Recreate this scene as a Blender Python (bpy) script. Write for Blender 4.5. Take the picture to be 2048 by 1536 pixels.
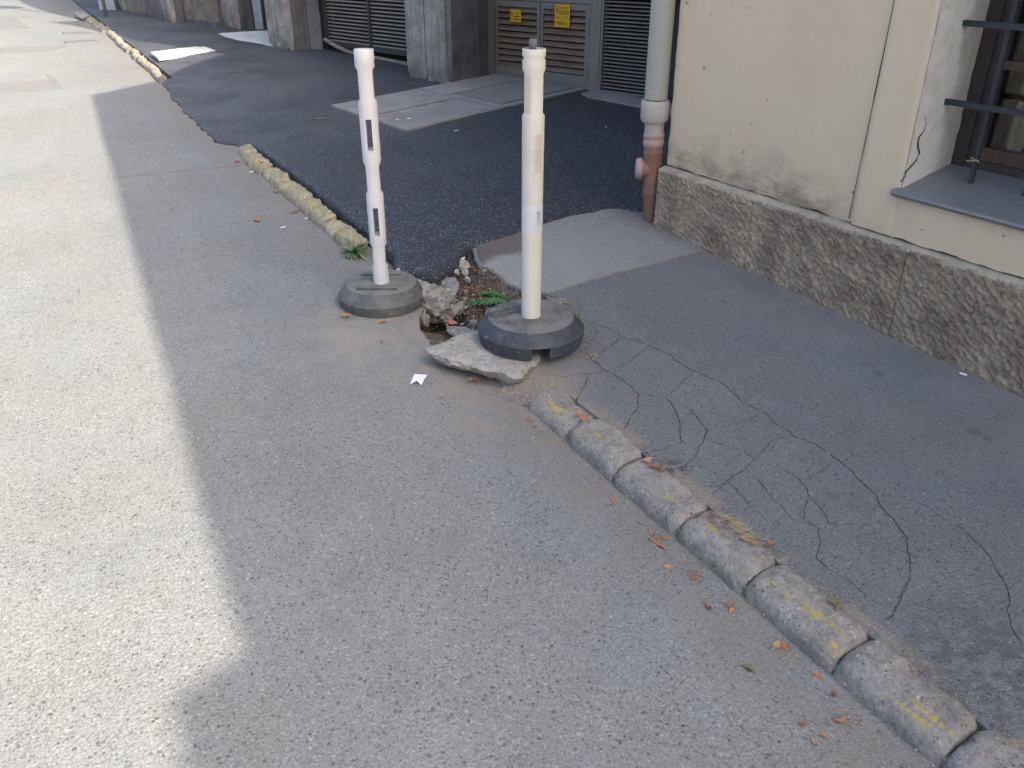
import bpy, math, random
import numpy as np
from mathutils import Vector, Matrix, noise
from mathutils.geometry import delaunay_2d_cdt
R = math.radians
scene = bpy.context.scene
COL = scene.collection
for o in list(bpy.data.objects): bpy.data.objects.remove(o)

# ------------------------------------------------------------------ camera, sky, sun, exposure
CAM_H, PITCH, YAW, FPX, SL = 1.5, R(27.7), math.atan2(.501, .8655), 1672., .030
cd = bpy.data.cameras.new('camera'); cam = bpy.data.objects.new('camera', cd); COL.objects.link(cam)
cd.sensor_width = 36; cd.lens = FPX / 2048 * 36; cd.clip_start = .02; cd.clip_end = 2000
cam.location = (0, 0, CAM_H); cam.rotation_euler = (R(90) - PITCH, 0, -YAW)
scene.camera = cam
SUN_EL = R(38); SH = Vector((-.46, .888)).normalized()          # horizontal direction in which shadows fall
w = bpy.data.worlds.new('World'); scene.world = w; w.use_nodes = True
nt = w.node_tree; nt.nodes.clear()
sky = nt.nodes.new('ShaderNodeTexSky'); sky.sky_type = 'NISHITA'; sky.sun_disc = False
sky.sun_elevation = SUN_EL; sky.sun_rotation = math.atan2(-SH.x, -SH.y); sky.air_density = 1.0; sky.dust_density = 7.0; sky.ozone_density = 1.0
bg = nt.nodes.new('ShaderNodeBackground'); bg.inputs[1].default_value = .15
wo = nt.nodes.new('ShaderNodeOutputWorld')
nt.links.new(sky.outputs[0], bg.inputs[0]); nt.links.new(bg.outputs[0], wo.inputs[0])
sd = bpy.data.lights.new('sun', 'SUN'); sd.energy = 2.9; sd.angle = R(.53); sd.color = (1, .90, .745)
sun = bpy.data.objects.new('sun', sd); COL.objects.link(sun)
SV = Vector((-SH.x * math.cos(SUN_EL), -SH.y * math.cos(SUN_EL), math.sin(SUN_EL)))   # towards the sun
sun.rotation_euler = SV.to_track_quat('Z', 'Y').to_euler(); sun.location = SV * 40
scene.view_settings.view_transform = 'Standard'; scene.view_settings.look = 'None'
scene.view_settings.exposure = 1.63; scene.view_settings.gamma = 1

# ------------------------------------------------------------------ pixel -> ground helpers (world X across the street, Y along it, ground rises 3 % along Y)
_fh = Vector((math.sin(YAW), math.cos(YAW), 0)); _rt = Vector((math.cos(YAW), -math.sin(YAW), 0)); _z = Vector((0, 0, 1))
_fw = _fh * math.cos(PITCH) - _z * math.sin(PITCH); _up = _fh * math.sin(PITCH) + _z * math.cos(PITCH); _C = Vector((0, 0, CAM_H))
def ray(x, y): return _fw + _rt * ((x - 1024) / FPX) - _up * ((y - 768) / FPX)
def gz(y): return SL * y
def G(x, y, h=0.):
    d = ray(x, y); t = (h - _C.z) / (d.z - SL * d.y); return _C + d * t
def G2(x, y, h=0.):
    p = G(x, y, h); return (p.x, p.y)
def PL(x, y, p, n):
    d = ray(x, y); t = (Vector(p) - _C).dot(Vector(n)) / d.dot(Vector(n)); return _C + d * t

# ------------------------------------------------------------------ object helpers
def tag(o, label=None, cat=None, group=None, kind=None):
    if label: o['label'] = label
    if cat: o['category'] = cat
    if group: o['group'] = group
    if kind: o['kind'] = kind
    return o
def empty(name, loc, label=None, cat=None, group=None, kind=None):
    o = bpy.data.objects.new(name, None); COL.objects.link(o); o.location = loc; o.empty_display_size = .1
    o['_l'] = list(loc)
    return tag(o, label, cat, group, kind)
def wloc(o):
    v = Vector((0, 0, 0))
    while o is not None:
        v += Vector(o.location); o = o.parent
    return v
def link(name, me, mat=None, parent=None, loc=(0, 0, 0), rot=None):
    o = bpy.data.objects.new(name, me); COL.objects.link(o)
    if mat is not None and len(me.materials) == 0: me.materials.append(mat)
    o.parent = parent; o.location = loc
    if rot is not None: o.rotation_euler = rot
    return o
class MB:
    def __init__(s): s.v = []; s.f = []; s.mi = []
    def add(s, vs, fs, M=None, mi=0):
        n = len(s.v)
        s.v += [tuple((M @ Vector(p)) if M is not None else p) for p in vs]
        s.f += [tuple(i + n for i in q) for q in fs]; s.mi += [mi] * len(fs)
        return s
    def box(s, c, d, M=None, bev=0., mi=0):
        x, y, z = (d[0] / 2, d[1] / 2, d[2] / 2)
        if bev <= 0:
            vs = [(c[0] + a * x, c[1] + b * y, c[2] + e * z) for a in (-1, 1) for b in (-1, 1) for e in (-1, 1)]
            return s.add(vs, [(0, 1, 3, 2), (4, 6, 7, 5), (0, 4, 5, 1), (2, 3, 7, 6), (0, 2, 6, 4), (1, 5, 7, 3)], M, mi)
        b = min(bev, x * .9, y * .9, z * .9); vs = []; 
        def ring(k, zz): return [(c[0] + sx * (x - k[0]), c[1] + sy * (y - k[1]), c[2] + zz) for sx, sy, k in ((1, 1, (b, 0)), (1, 1, (0, b)), (1, -1, (0, b)), (1, -1, (b, 0)), (-1, -1, (b, 0)), (-1, -1, (0, b)), (-1, 1, (0, b)), (-1, 1, (b, 0)))] if False else None
        P = []
        for zz, k in ((-z, b), (-z + b, 0), (z - b, 0), (z, b)):
            for sx, sy, o in ((1, 1, 0), (1, 1, 1), (-1, 1, 1), (-1, 1, 0), (-1, -1, 0), (-1, -1, 1), (1, -1, 1), (1, -1, 0)):
                px = x - k - (b if o else 0) * (1 if k == 0 else 0); py = y - k - (0 if o else b) * (1 if k == 0 else 0)
                P.append((c[0] + sx * px, c[1] + sy * py, c[2] + zz))
        F = []
        for r in range(3):
            for i in range(8):
                j = (i + 1) % 8; F.append((r * 8 + i, r * 8 + j, r * 8 + 8 + j, r * 8 + 8 + i))
        F.append(tuple(range(7, -1, -1))); F.append(tuple(range(24, 32)))
        return s.add(P, F, M, mi)
    def lathe(s, prof, n=32, M=None, caps=True, mi=0):
        vs = [(r * math.cos(2 * math.pi * i / n), r * math.sin(2 * math.pi * i / n), z) for r, z in prof for i in range(n)]
        fs = [(k * n + i, k * n + (i + 1) % n, (k + 1) * n + (i + 1) % n, (k + 1) * n + i) for k in range(len(prof) - 1) for i in range(n)]
        if caps: fs += [tuple(range(n - 1, -1, -1)), tuple((len(prof) - 1) * n + i for i in range(n))]
        return s.add(vs, fs, M, mi)
    def tube(s, pts, rad, n=8, mi=0, caps=True):
        pts = [Vector(p) for p in pts]; vs = []; m = len(pts)
        for k, p in enumerate(pts):
            t = (pts[min(k + 1, m - 1)] - pts[max(k - 1, 0)]).normalized()
            a = t.cross(Vector((.31, .17, .93))); a = a.normalized() if a.length > 1e-4 else Vector((1, 0, 0)); b = t.cross(a)
            r = rad[k] if isinstance(rad, (list, tuple)) else rad
            vs += [tuple(p + (a * math.cos(2 * math.pi * i / n) + b * math.sin(2 * math.pi * i / n)) * r) for i in range(n)]
        fs = [(k * n + i, k * n + (i + 1) % n, (k + 1) * n + (i + 1) % n, (k + 1) * n + i) for k in range(m - 1) for i in range(n)]
        if caps: fs += [tuple(range(n - 1, -1, -1)), tuple((m - 1) * n + i for i in range(n))]
        return s.add(vs, fs, None, mi)
    def mesh(s, name, mats, smooth=False, off=(0, 0, 0), angle=None):
        me = bpy.data.meshes.new(name)
        o = off
        me.from_pydata([(p[0] - o[0], p[1] - o[1], p[2] - o[2]) for p in s.v], [], s.f)
        for m in (mats if isinstance(mats, (list, tuple)) else [mats]): me.materials.append(m)
        for i, p in enumerate(me.polygons):
            p.material_index = s.mi[i]; p.use_smooth = bool(smooth)
        me.update()
        if smooth and angle: me.set_sharp_from_angle(angle=R(angle))
        return me
    def obj(s, name, mats, parent=None, origin=None, smooth=False, angle=None):
        """vertices are in world space; the object's origin goes to `origin` (or its parent's)"""
        base = wloc(parent) if parent is not None else Vector((0, 0, 0))
        org = Vector(origin) if origin is not None else base
        me = s.mesh(name, mats, smooth, org, angle)
        return link(name, me, None, parent, org - base)
def sub(p, q): return (p[0] - q[0], p[1] - q[1])
def nz(x, y, z=0., s=1.): return noise.noise(Vector((x * s, y * s, z * s)))
def fbm(x, y, z=0., s=1., o=3):
    v = 0.; a = 1.
    for k in range(o): v += a * noise.noise(Vector((x * s, y * s, z * s))); s *= 2.1; a *= .5
    return v
def sst(a, b, x):
    t = min(1., max(0., (x - a) / (b - a))); return t * t * (3 - 2 * t)

# ------------------------------------------------------------------ node materials
class NT:
    def __init__(s, name):
        s.m = bpy.data.materials.new(name); s.m.use_nodes = True; s.t = s.m.node_tree; s.t.nodes.clear()
        s.out = s.t.nodes.new('ShaderNodeOutputMaterial'); s.b = s.t.nodes.new('ShaderNodeBsdfPrincipled')
        s.t.links.new(s.b.outputs[0], s.out.inputs[0]); s._pos = None
    def n(s, ty, **k):
        x = s.t.nodes.new(ty)
        for a, v in k.items(): setattr(x, a, v)
        return x
    def put(s, sock, v):
        if isinstance(v, bpy.types.NodeSocket): s.t.links.new(v, sock)
        elif v is not None:
            if isinstance(v, (tuple, list)) and len(v) == 3 and sock.type == 'RGBA': v = (*v, 1)
            sock.default_value = v
    def pos(s, obj=False):
        if obj: return s.n('ShaderNodeTexCoord').outputs['Object']
        if s._pos is None: s._pos = s.n('ShaderNodeNewGeometry').outputs['Position']
        return s._pos
    def xyz(s, v):
        x = s.n('ShaderNodeSeparateXYZ'); s.put(x.inputs[0], v); return x.outputs
    def ma(s, op, a, b=None, c=None, clamp=False):
        x = s.n('ShaderNodeMath', operation=op, use_clamp=clamp); s.put(x.inputs[0], a); s.put(x.inputs[1], b)
        if c is not None: s.put(x.inputs[2], c)
        return x.outputs[0]
    def step(s, x, a, b):
        q = s.n('ShaderNodeMapRange', interpolation_type='SMOOTHSTEP'); s.put(q.inputs[0], x); q.inputs[1].default_value = a; q.inputs[2].default_value = b
        return q.outputs[0]
    def noise(s, sc, det=3, rough=.55, vec=None, dist=0.):
        x = s.n('ShaderNodeTexNoise'); s.put(x.inputs['Vector'], vec if vec is not None else s.pos()); x.inputs['Scale'].default_value = sc
        x.inputs['Detail'].default_value = det; x.inputs['Roughness'].default_value = rough; x.inputs['Distortion'].default_value = dist
        return x.outputs[0]
    def vor(s, sc, vec=None, feat='F1', rnd=1.):
        x = s.n('ShaderNodeTexVoronoi', feature=feat); s.put(x.inputs['Vector'], vec if vec is not None else s.pos()); x.inputs['Scale'].default_value = sc
        x.inputs['Randomness'].default_value = rnd; return x
    def ramp(s, f, stops, interp='LINEAR'):
        x = s.n('ShaderNodeValToRGB'); s.put(x.inputs[0], f); e = x.color_ramp.elements; x.color_ramp.interpolation = interp
        while len(e) < len(stops): e.new(.5)
        for q, (p, c) in zip(e, stops): q.position = p; q.color = (*c, 1) if len(c) == 3 else c
        return x.outputs[0]
    def mix(s, f, a, b, mode='MIX'):
        x = s.n('ShaderNodeMix', data_type='RGBA', blend_type=mode); s.put(x.inputs[0], f); s.put(x.inputs[6], a); s.put(x.inputs[7], b); return x.outputs[2]
    def scale(s, v, sc):
        x = s.n('ShaderNodeVectorMath', operation='MULTIPLY'); s.put(x.inputs[0], v); x.inputs[1].default_value = sc; return x.outputs[0]
    def dist(s, p):
        x = s.n('ShaderNodeVectorMath', operation='DISTANCE'); s.put(x.inputs[0], s.pos()); x.inputs[1].default_value = p; return x.outputs['Value']
    def gray(s, v):   # brightness multiplier colour
        x = s.n('ShaderNodeCombineColor'); [s.put(x.inputs[i], v) for i in range(3)]; return x.outputs[0]
    def bump(s, h, st=.5, d=.002, nrm=None):
        x = s.n('ShaderNodeBump'); x.inputs['Strength'].default_value = st; x.inputs['Distance'].default_value = d; s.put(x.inputs['Height'], h)
        if nrm is not None: s.put(x.inputs['Normal'], nrm)
        return x.outputs[0]
    def fin(s, col=None, rough=.8, nrm=None, spec=None, **k):
        s.put(s.b.inputs['Base Color'], col); s.put(s.b.inputs['Roughness'], rough)
        if nrm is not None: s.put(s.b.inputs['Normal'], nrm)
        if spec is not None: s.put(s.b.inputs['Specular IOR Level'], spec)
        for a, v in k.items(): s.put(s.b.inputs[a], v)
        return s.m
def sc3(c, k): return tuple(x * k for x in c)

def asphalt(name, base, dark, light, cell=110., pdark=.12, plight=.10, vary=.22, fine=.5, bump=.6, dirt=(), rough=.88, spec=.25):
    t = NT(name)
    wob = t.n('ShaderNodeVectorMath', operation='ADD'); t.put(wob.inputs[0], t.pos()); 
    nn = t.n('ShaderNodeTexNoise'); t.put(nn.inputs['Vector'], t.pos()); nn.inputs['Scale'].default_value = cell * .5; t.put(wob.inputs[1], t.scale(nn.outputs['Color'], (.006, .006, .006)))
    v = t.vor(cell, wob.outputs[0]); r = t.xyz(v.outputs['Color'])
    a = t.ramp(r[0], [(0, dark), (pdark * .7, dark), (pdark, sc3(base, .86)), (.5, base), (1 - plight - .02, sc3(base, 1.12)), (1 - plight + .02, light), (1, light)])
    # only the middle of a cell is stone, the rest is binder
    core = t.step(v.outputs['Distance'], .62, .35)
    bind = t.mix(t.noise(cell * 2.2, 2, .7), sc3(base, .72), sc3(base, 1.22))
    c = t.mix(core, bind, a)
    v2 = t.vor(cell * 2.4); r2 = t.xyz(v2.outputs['Color'])
    c = t.mix(fine, c, t.ramp(r2[1], [(0, sc3(dark, 1.1)), (.2, sc3(base, .8)), (.6, base), (.9, sc3(base, 1.2)), (1, light)]))
    big = t.noise(.9, 5, .62); mid = t.noise(7., 4, .6)
    k = t.ma('ADD', t.ma('MULTIPLY', big, vary * 2), t.ma('ADD', t.ma('MULTIPLY', mid, vary), 1 - vary * 1.5))
    c = t.mix(1., c, t.gray(k), 'MULTIPLY')
    c = t.mix(1., c, t.mix(t.step(t.noise(2.1, 3, .6), .35, .65), (.98, .997, 1.02), (1.02, 1.0, .985)), 'MULTIPLY')
    for d in dirt: c = d(t, c)
    h = t.ma('ADD', t.ma('MULTIPLY', v.outputs['Distance'], -1.), t.ma('MULTIPLY', t.noise(cell * 3, 2), .6))
    return t.fin(c, rough, t.bump(h, bump, .0035), spec)
def dirt_band(x0, x1, x2, x3, col, amt=.8, ns=14., th=(.38, .62)):
    def f(t, c):
        X = t.xyz(t.pos())[0]
        m = t.ma('MULTIPLY', t.step(X, x0, x1), t.ma('SUBTRACT', 1., t.step(X, x2, x3)))
        m = t.ma('MULTIPLY', m, t.step(t.noise(ns, 5, .65), *th)); m = t.ma('MULTIPLY', m, amt)
        return t.mix(m, c, t.mix(t.noise(160, 3, .7), sc3(col, .55), sc3(col, 1.35)))
    return f
def dirt_spot(p, r0, r1, col, amt=.8, ns=9., th=(.3, .6)):
    def f(t, c):
        m = t.ma('SUBTRACT', 1., t.step(t.dist(p), r0, r1)); m = t.ma('MULTIPLY', m, t.step(t.noise(ns, 5, .65), *th)); m = t.ma('MULTIPLY', m, amt)
        return t.mix(m, c, t.mix(t.noise(140, 3, .7), sc3(col, .6), sc3(col, 1.3)))
    return f
def sheen_dust_far(t, c):  # far asphalt paled: sky sheen put into the colour, with dust
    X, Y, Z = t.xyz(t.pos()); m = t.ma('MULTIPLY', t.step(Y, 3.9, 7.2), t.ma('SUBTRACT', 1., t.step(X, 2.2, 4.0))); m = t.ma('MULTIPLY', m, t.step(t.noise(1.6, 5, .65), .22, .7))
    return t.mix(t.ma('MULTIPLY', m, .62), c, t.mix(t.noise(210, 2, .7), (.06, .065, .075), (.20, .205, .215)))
HOLE = G(884, 646, -.05)
DUST = (.27, .25, .222)
M = {}
M['road'] = asphalt('road_asphalt', (.199, .207, .206), (.034, .037, .042), (.36, .365, .355), 112., .11, .035, .24, .50, .55,
                    (dirt_band(1.02, 1.26, 1.5, 1.6, (.205, .190, .170), .7, 10., (.30, .62)), dirt_spot(G(800, 660), .12, .62, DUST, .85), dirt_spot(G(1000, 790), .1, .5, (.26, .22, .19), .6)))
M['road2'] = asphalt('road_patch_asphalt', (.175, .175, .175), (.09, .09, .095), (.30, .29, .28), 125., .1, .1, .16, .4, .4)
M['walk'] = asphalt('sidewalk_asphalt', (.163, .171, .178), (.028, .030, .035), (.34, .34, .34), 130., .10, .025, .24, .45, .9,
                    (dirt_band(1.36, 1.38, 1.475, 1.515, (.25, .225, .19), .9, 7., (.44, .50)), dirt_band(2.72, 2.83, 3., 3.1, (.24, .205, .18), .8, 9., (.3, .55)), dirt_band(2.1, 2.7, 3., 3.1, (.26, .255, .25), .5, 2.2, (.3, .7)),
                     dirt_spot(G(1050, 770), .1, .32, DUST, .8), dirt_spot(G(1350, 938, .05), .02, .06, (.055, .06, .075), .8, 30., (.4, .55)), dirt_spot(G(1985, 1330, .05), .04, .30, (.075, .077, .083), .65, 30., (.40, .62)), *[dirt_spot(G(x, y, .055), r * .6, r, (.10, .102, .108), .6, 60., (.25, .55)) for x, y, r in ((1412, 603, .015), (1446, 606, .022), (1557, 624, .016), (1757, 750, .03), (1945, 866, .03), (1972, 880, .02), (1668, 992, .02))]))
M['patch'] = asphalt('old_concrete_patch', (.265, .26, .25), (.085, .083, .08), (.37, .36, .35), 130., .05, .03, .18, .42, .6,
                     (dirt_spot(G(990, 484, .06), .17, .24, (.135, .115, .105), .95, 5., (.15, .3)), dirt_spot(G(945, 512, .06), .06, .15, (.12, .10, .09), .95, 8., (.15, .3)), dirt_spot(G(1290, 460), .03, .28, (.19, .13, .10), .7), dirt_band(2.70, 2.85, 3.1, 3.2, (.20, .17, .15), .8, 8., (.3, .55))))
M['overlay'] = asphalt('fresh_black_asphalt', (.029, .034, .046), (.008, .009, .013), (.30, .305, .31), 95., .30, .15, .32, .42, 1.6, (sheen_dust_far,), rough=.60, spec=.5)
M['crackdirt'] = asphalt('crack_dirt', (.20, .178, .152), (.09, .078, .068), (.38, .35, .31), 190., .18, .10, .3, .5, .6)
def soilmat():
    t = NT('dry_soil'); n1 = t.noise(45, 5, .7); n2 = t.noise(9, 3)
    c = t.ramp(n1, [(.25, (.04, .031, .026)), (.5, (.115, .092, .076)), (.75, (.24, .205, .175))])
    c = t.mix(1., c, t.gray(t.ma('ADD', t.ma('MULTIPLY', n2, .7), .62)), 'MULTIPLY')
    return t.fin(c, .95, t.bump(t.noise(120, 4, .7), .8, .006), .1)
M['soil'] = soilmat()
M['dirt'] = asphalt('trodden_dirt', (.245, .215, .18), (.09, .075, .062), (.40, .37, .33), 150., .15, .10, .3, .5, .9)
def concrete(name, a, b, sc=30., peb=0., warm=None, bump=.5, pit=True, obj=False, streak=False):
    t = NT(name); P = t.pos(obj)
    c = t.mix(t.step(t.noise(sc, 5, .62, P), .3, .7), a, b)
    c = t.mix(t.step(t.noise(sc * 9, 2, .6, P), .58, .75), c, sc3(b, 1.25)); c = t.mix(t.step(t.noise(sc * 7, 2, .6, t.scale(P, (1, 1.1, .9))), .60, .76), c, sc3(a, .45))
    if peb:
        v = t.vor(peb, P); q = t.xyz(v.outputs['Color']); st = t.ramp(q[0], [(0, sc3(a, .6)), (.4, a), (.7, (.36, .29, .22)), (1, (.45, .44, .42))])
        c = t.mix(t.ma('MULTIPLY', t.step(v.outputs['Distance'], .42, .30), t.step(q[1], .45, .55)), c, st)
    if streak:
        c = t.mix(t.ma('MULTIPLY', t.step(t.noise(3., 4, .6, t.scale(P, (6, 6, .5))), .45, .7), .6), c, sc3(a, .55))
    c = t.mix(1., c, t.gray(t.ma('ADD', t.ma('MULTIPLY', t.noise(2.3, 4, .6, P), .8), .6)), 'MULTIPLY')
    h = t.ma('ADD', t.noise(sc * 6, 4, .7, P), t.ma('MULTIPLY', t.vor(peb or sc * 4, P).outputs['Distance'], -.6))
    return t.fin(c, .92, t.bump(h, bump, .004), .2)
def kerbmat(name, a, b, yel, th, obj_seed=True):
    t = NT(name); P = t.pos(); O = t.pos(True)
    c = t.mix(t.step(t.noise(38, 5, .65), .3, .7), a, b)
    v = t.vor(75.); q = t.xyz(v.outputs['Color']); st = t.ramp(q[0], [(0, (.07, .07, .075)), (.35, (.2, .2, .2)), (.7, (.34, .27, .20)), (1, (.48, .47, .45))])
    c = t.mix(t.ma('MULTIPLY', t.step(t.ma('ADD', v.outputs['Distance'], t.ma('MULTIPLY', t.noise(120, 2), .35)), .56, .42), t.step(q[1], .70, .76)), c, st)
    v3 = t.vor(150.); q3 = t.xyz(v3.outputs['Color']); c = t.mix(t.ma('MULTIPLY', t.step(v3.outputs['Distance'], .5, .36), t.step(q3[1], .5, .6)), c, t.ramp(q3[0], [(0, (.13, .125, .12)), (.5, (.24, .23, .215)), (1, (.36, .345, .32))]))
    c = t.mix(t.step(t.noise(260, 2, .6), .62, .76), c, (.10, .098, .095)); c = t.mix(t.step(t.noise(240, 2, .6, t.scale(P, (1, 1, 1.3))), .64, .78), c, (.40, .385, .36)); c = t.mix(1., c, t.gray(t.ma('ADD', t.ma('MULTIPLY', t.noise(7, 4, .65), .9), .55)), 'MULTIPLY')
    ox = t.xyz(O)[0]
    band = t.ma('MULTIPLY', t.step(ox, .010, .026), t.ma('SUBTRACT', 1., t.step(ox, .048, .085)))
    m = t.ma('MULTIPLY', t.step(t.ma('ADD', t.noise(13, 2, .5, t.scale(P, (1.8, .55, 1.))), t.ma('MULTIPLY', t.noise(110, 4, .75), .6)), th, th + .05), band if th > .7 else 1.)
    c = t.mix(m, c, t.mix(t.noise(90, 2), sc3(yel, .8), sc3(yel, 1.15)))
    z = t.xyz(P)
    h = t.ma('ADD', t.ma('MULTIPLY', t.noise(170, 4, .75), 1.2), t.ma('MULTIPLY', v.outputs['Distance'], -.8))
    return t.fin(c, .93, t.bump(h, .75, .005), .15)
M['kerb'] = kerbmat('kerb_concrete', (.205, .196, .182), (.315, .30, .275), (.43, .345, .11), .925)
M['kerby'] = kerbmat('kerb_stone_yellowed', (.27, .24, .165), (.40, .36, .25), (.42, .34, .13), .88)
M['kerbw'] = concrete('kerb_stone_pale', (.20, .185, .15), (.30, .275, .22), 25, 0)
M['slab'] = concrete('broken_concrete', (.275, .26, .24), (.375, .36, .335), 26., 60., bump=1.)
M['rub'] = concrete('rubble_concrete', (.33, .31, .28), (.47, .45, .41), 40., 0, bump=.8)
M['rubg'] = concrete('rubble_grey', (.17, .165, .165), (.27, .265, .26), 40., 80., bump=.8)
M['lump'] = concrete('soil_crusted_concrete', (.15, .135, .12), (.34, .32, .29), 22., 70., bump=1.)
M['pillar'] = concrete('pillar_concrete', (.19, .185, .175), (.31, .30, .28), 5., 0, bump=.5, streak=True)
M['pillard'] = concrete('pillar_concrete_shaded', (.088, .09, .095), (.13, .132, .138), 7., 0, bump=.35, streak=True)  # shade of the pillar flanks put into the tone; walls share it
M['greypanel'] = concrete('grey_painted_panel', (.105, .11, .12), (.125, .13, .14), 5., 0, bump=.1)
M['bluepanel'] = concrete('pale_blue_panel', (.25, .29, .33), (.33, .37, .41), 5., 0, bump=.1)
M['planks'] = concrete('weathered_plank', (.15, .13, .115), (.24, .215, .19), 6., 0, bump=.4, streak=True)
M['apron'] = concrete('apron_concrete', (.225, .22, .215), (.285, .28, .275), 9., 0, bump=.25)
M['whiteslab'] = concrete('white_slab', (.56, .56, .54), (.66, .65, .63), 9., 0, bump=.15)
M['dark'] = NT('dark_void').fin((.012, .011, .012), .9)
def paintmat(name, base, dirtc, th=(.5, .75), sc=6., rough=.5, metal=0., bump=.15, streak=(8, 8, .7)):
    t = NT(name); c = t.mix(t.step(t.noise(sc, 5, .65, t.scale(t.pos(), streak)), *th), base, dirtc)
    c = t.mix(t.step(t.noise(90, 3, .7), .62, .72), c, sc3(dirtc, .6))
    return t.fin(c, rough, t.bump(t.noise(60, 3), bump, .002), .35, **({'Metallic': metal}))
M['steel'] = paintmat('weathered_steel_frame', (.20, .19, .18), (.10, .075, .06), (.5, .8), 5., .6)
M['steell'] = paintmat('grey_steel_frame', (.19, .183, .172), (.11, .085, .07), (.58, .85), 5., .55)
M['slatb'] = paintmat('rusty_slat', (.19, .145, .108), (.115, .075, .052), (.4, .7), 4., .65, 0, .3, (1, 1, 9))
M['slatg'] = paintmat('grey_slat', (.24, .22, .205), (.11, .09, .08), (.5, .8), 4., .55, 0, .2, (1, 1, 9))
M['slatd'] = paintmat('dark_slat', (.16, .145, .135), (.05, .042, .04), (.42, .75), 4., .5)
M['darkmetal'] = paintmat('dark_metal', (.040, .040, .044), (.06, .05, .045), (.5, .8), 6., .55)
M['sign'] = paintmat('yellow_sign', (.60, .36, .018), (.50, .33, .06), (.5, .8), 9., .45)
M['ink'] = NT('black_print').fin((.025, .012, .004), .6)
M['plate'] = paintmat('chequer_plate', (.30, .30, .29), (.19, .17, .15), (.45, .7), 5., .5, .3)
def plaster():
    t = NT('yellow_plaster'); P = t.pos(); X, Y, Z = t.xyz(P)
    c = t.mix(t.step(t.noise(1.3, 4, .55), .3, .7), (.625, .500, .350), (.665, .545, .40))
    c = t.mix(t.ma('MULTIPLY', t.step(t.noise(22, 4, .7), .5, .8), .25), c, (.50, .40, .27)); c = t.mix(t.ma('MULTIPLY', t.step(t.noise(2.6, 5, .7, t.scale(P, (1, 1, .5))), .50, .78), .45), c, (.47, .385, .29))
    # splash soiling of the wall foot: patchy, with its own ragged shape
    m = t.ma('MULTIPLY', t.ma('SUBTRACT', 1., t.step(t.ma('ADD', Z, t.ma('MULTIPLY', t.noise(4, 5, .7), .40)), .66, .92)), t.step(t.noise(9, 5, .75, t.scale(P, (1, .6, 1.4))), .33, .6))
    m = t.ma('MULTIPLY', m, t.step(Y, 2.10, 2.45))
    c = t.mix(t.ma('MULTIPLY', m, .85), c, (.26, .205, .165))
    c = t.mix(t.step(t.noise(33, 2, .5), .74, .77), c, (.22, .17, .12))
    return t.fin(c, .85, t.bump(t.ma('ADD', t.noise(35, 4, .6), t.ma('MULTIPLY', t.noise(4, 3), 2.5)), .4, .005), .25)
M['plaster'] = plaster()
def reveal():
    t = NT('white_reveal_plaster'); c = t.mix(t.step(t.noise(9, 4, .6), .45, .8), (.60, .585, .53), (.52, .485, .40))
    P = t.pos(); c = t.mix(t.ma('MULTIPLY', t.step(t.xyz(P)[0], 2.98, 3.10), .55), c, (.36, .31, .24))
    return t.fin(c, .9, t.bump(t.noise(55, 5, .65), .8, .006), .2)
M['reveal'] = reveal()
def plinthm():
    t = NT('hammered_plinth_stone'); P = t.pos()
    c = t.ramp(t.noise(5, 5, .65), [(.30, (.225, .172, .138)), (.5, (.38, .305, .232)), (.72, (.55, .45, .335))])
    c = t.mix(t.step(t.noise(70, 4, .7, t.scale(P, (1, 1, .6))), .52, .72), c, (.13, .098, .078))
    c = t.mix(t.step(t.noise(45, 3, .6), .60, .85), c, (.52, .445, .335))
    return t.fin(c, .93, t.bump(t.noise(150, 5, .75), 1., .008), .15)
M['plinth'] = plinthm()
M['plinthcap'] = concrete('plinth_cap_mortar', (.33, .285, .225), (.44, .385, .30), 14., 0)
M['sillm'] = paintmat('zinc_sill', (.215, .225, .24), (.14, .132, .128), (.5, .85), 9., .42, .35)
M['frame'] = paintmat('dark_window_frame', (.045, .034, .036), (.075, .06, .058), (.5, .85), 9., .5)
M['wood'] = paintmat('brown_window_wood', (.15, .085, .05), (.22, .14, .085), (.45, .7), 5., .45)
M['woodd'] = paintmat('dark_inner_wood', (.075, .047, .036), (.11, .07, .05), (.45, .7), 5., .5)
M['wtan'] = paintmat('inner_sill_paint', (.42, .38, .30), (.32, .28, .21), (.45, .7), 5., .5)
M['bar'] = paintmat('grille_iron', (.030, .033, .042), (.05, .05, .055), (.5, .8), 20., .5)
def glass():
    t = NT('window_glass'); t.t.nodes.remove(t.b); tr = t.n('ShaderNodeBsdfTransparent'); gl = t.n('ShaderNodeBsdfGlossy'); gl.inputs['Roughness'].default_value = .03
    tr.inputs[0].default_value = (.93, .95, .94, 1); fr = t.n('ShaderNodeFresnel'); fr.inputs[0].default_value = 1.5; mx = t.n('ShaderNodeMixShader')
    t.put(mx.inputs[0], fr.outputs[0]); t.t.links.new(tr.outputs[0], mx.inputs[1]); t.t.links.new(gl.outputs[0], mx.inputs[2]); t.t.links.new(mx.outputs[0], t.out.inputs[0]); return t.m
M['glass'] = glass()
def plastic(name, a, b, rough=.42, sss=.0):
    t = NT(name); P = t.pos(True)
    c = t.mix(t.step(t.noise(5, 4, .6, P), .4, .75), a, b)
    c = t.mix(t.ma('MULTIPLY', t.step(t.noise(28, 4, .7, t.scale(P, (1, 1, .25))), .60, .76), .30), c, (.42, .37, .27))
    return t.fin(c, rough, t.bump(t.noise(200, 2), .04, .001), .4)
M['post1'] = plastic('white_plastic', (.53, .535, .545), (.56, .56, .56))
M['post2'] = plastic('ivory_plastic', (.58, .565, .515), (.53, .50, .42))
M['sticker'] = plastic('worn_sticker', (.58, .59, .60), (.52, .53, .54), .3)
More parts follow.
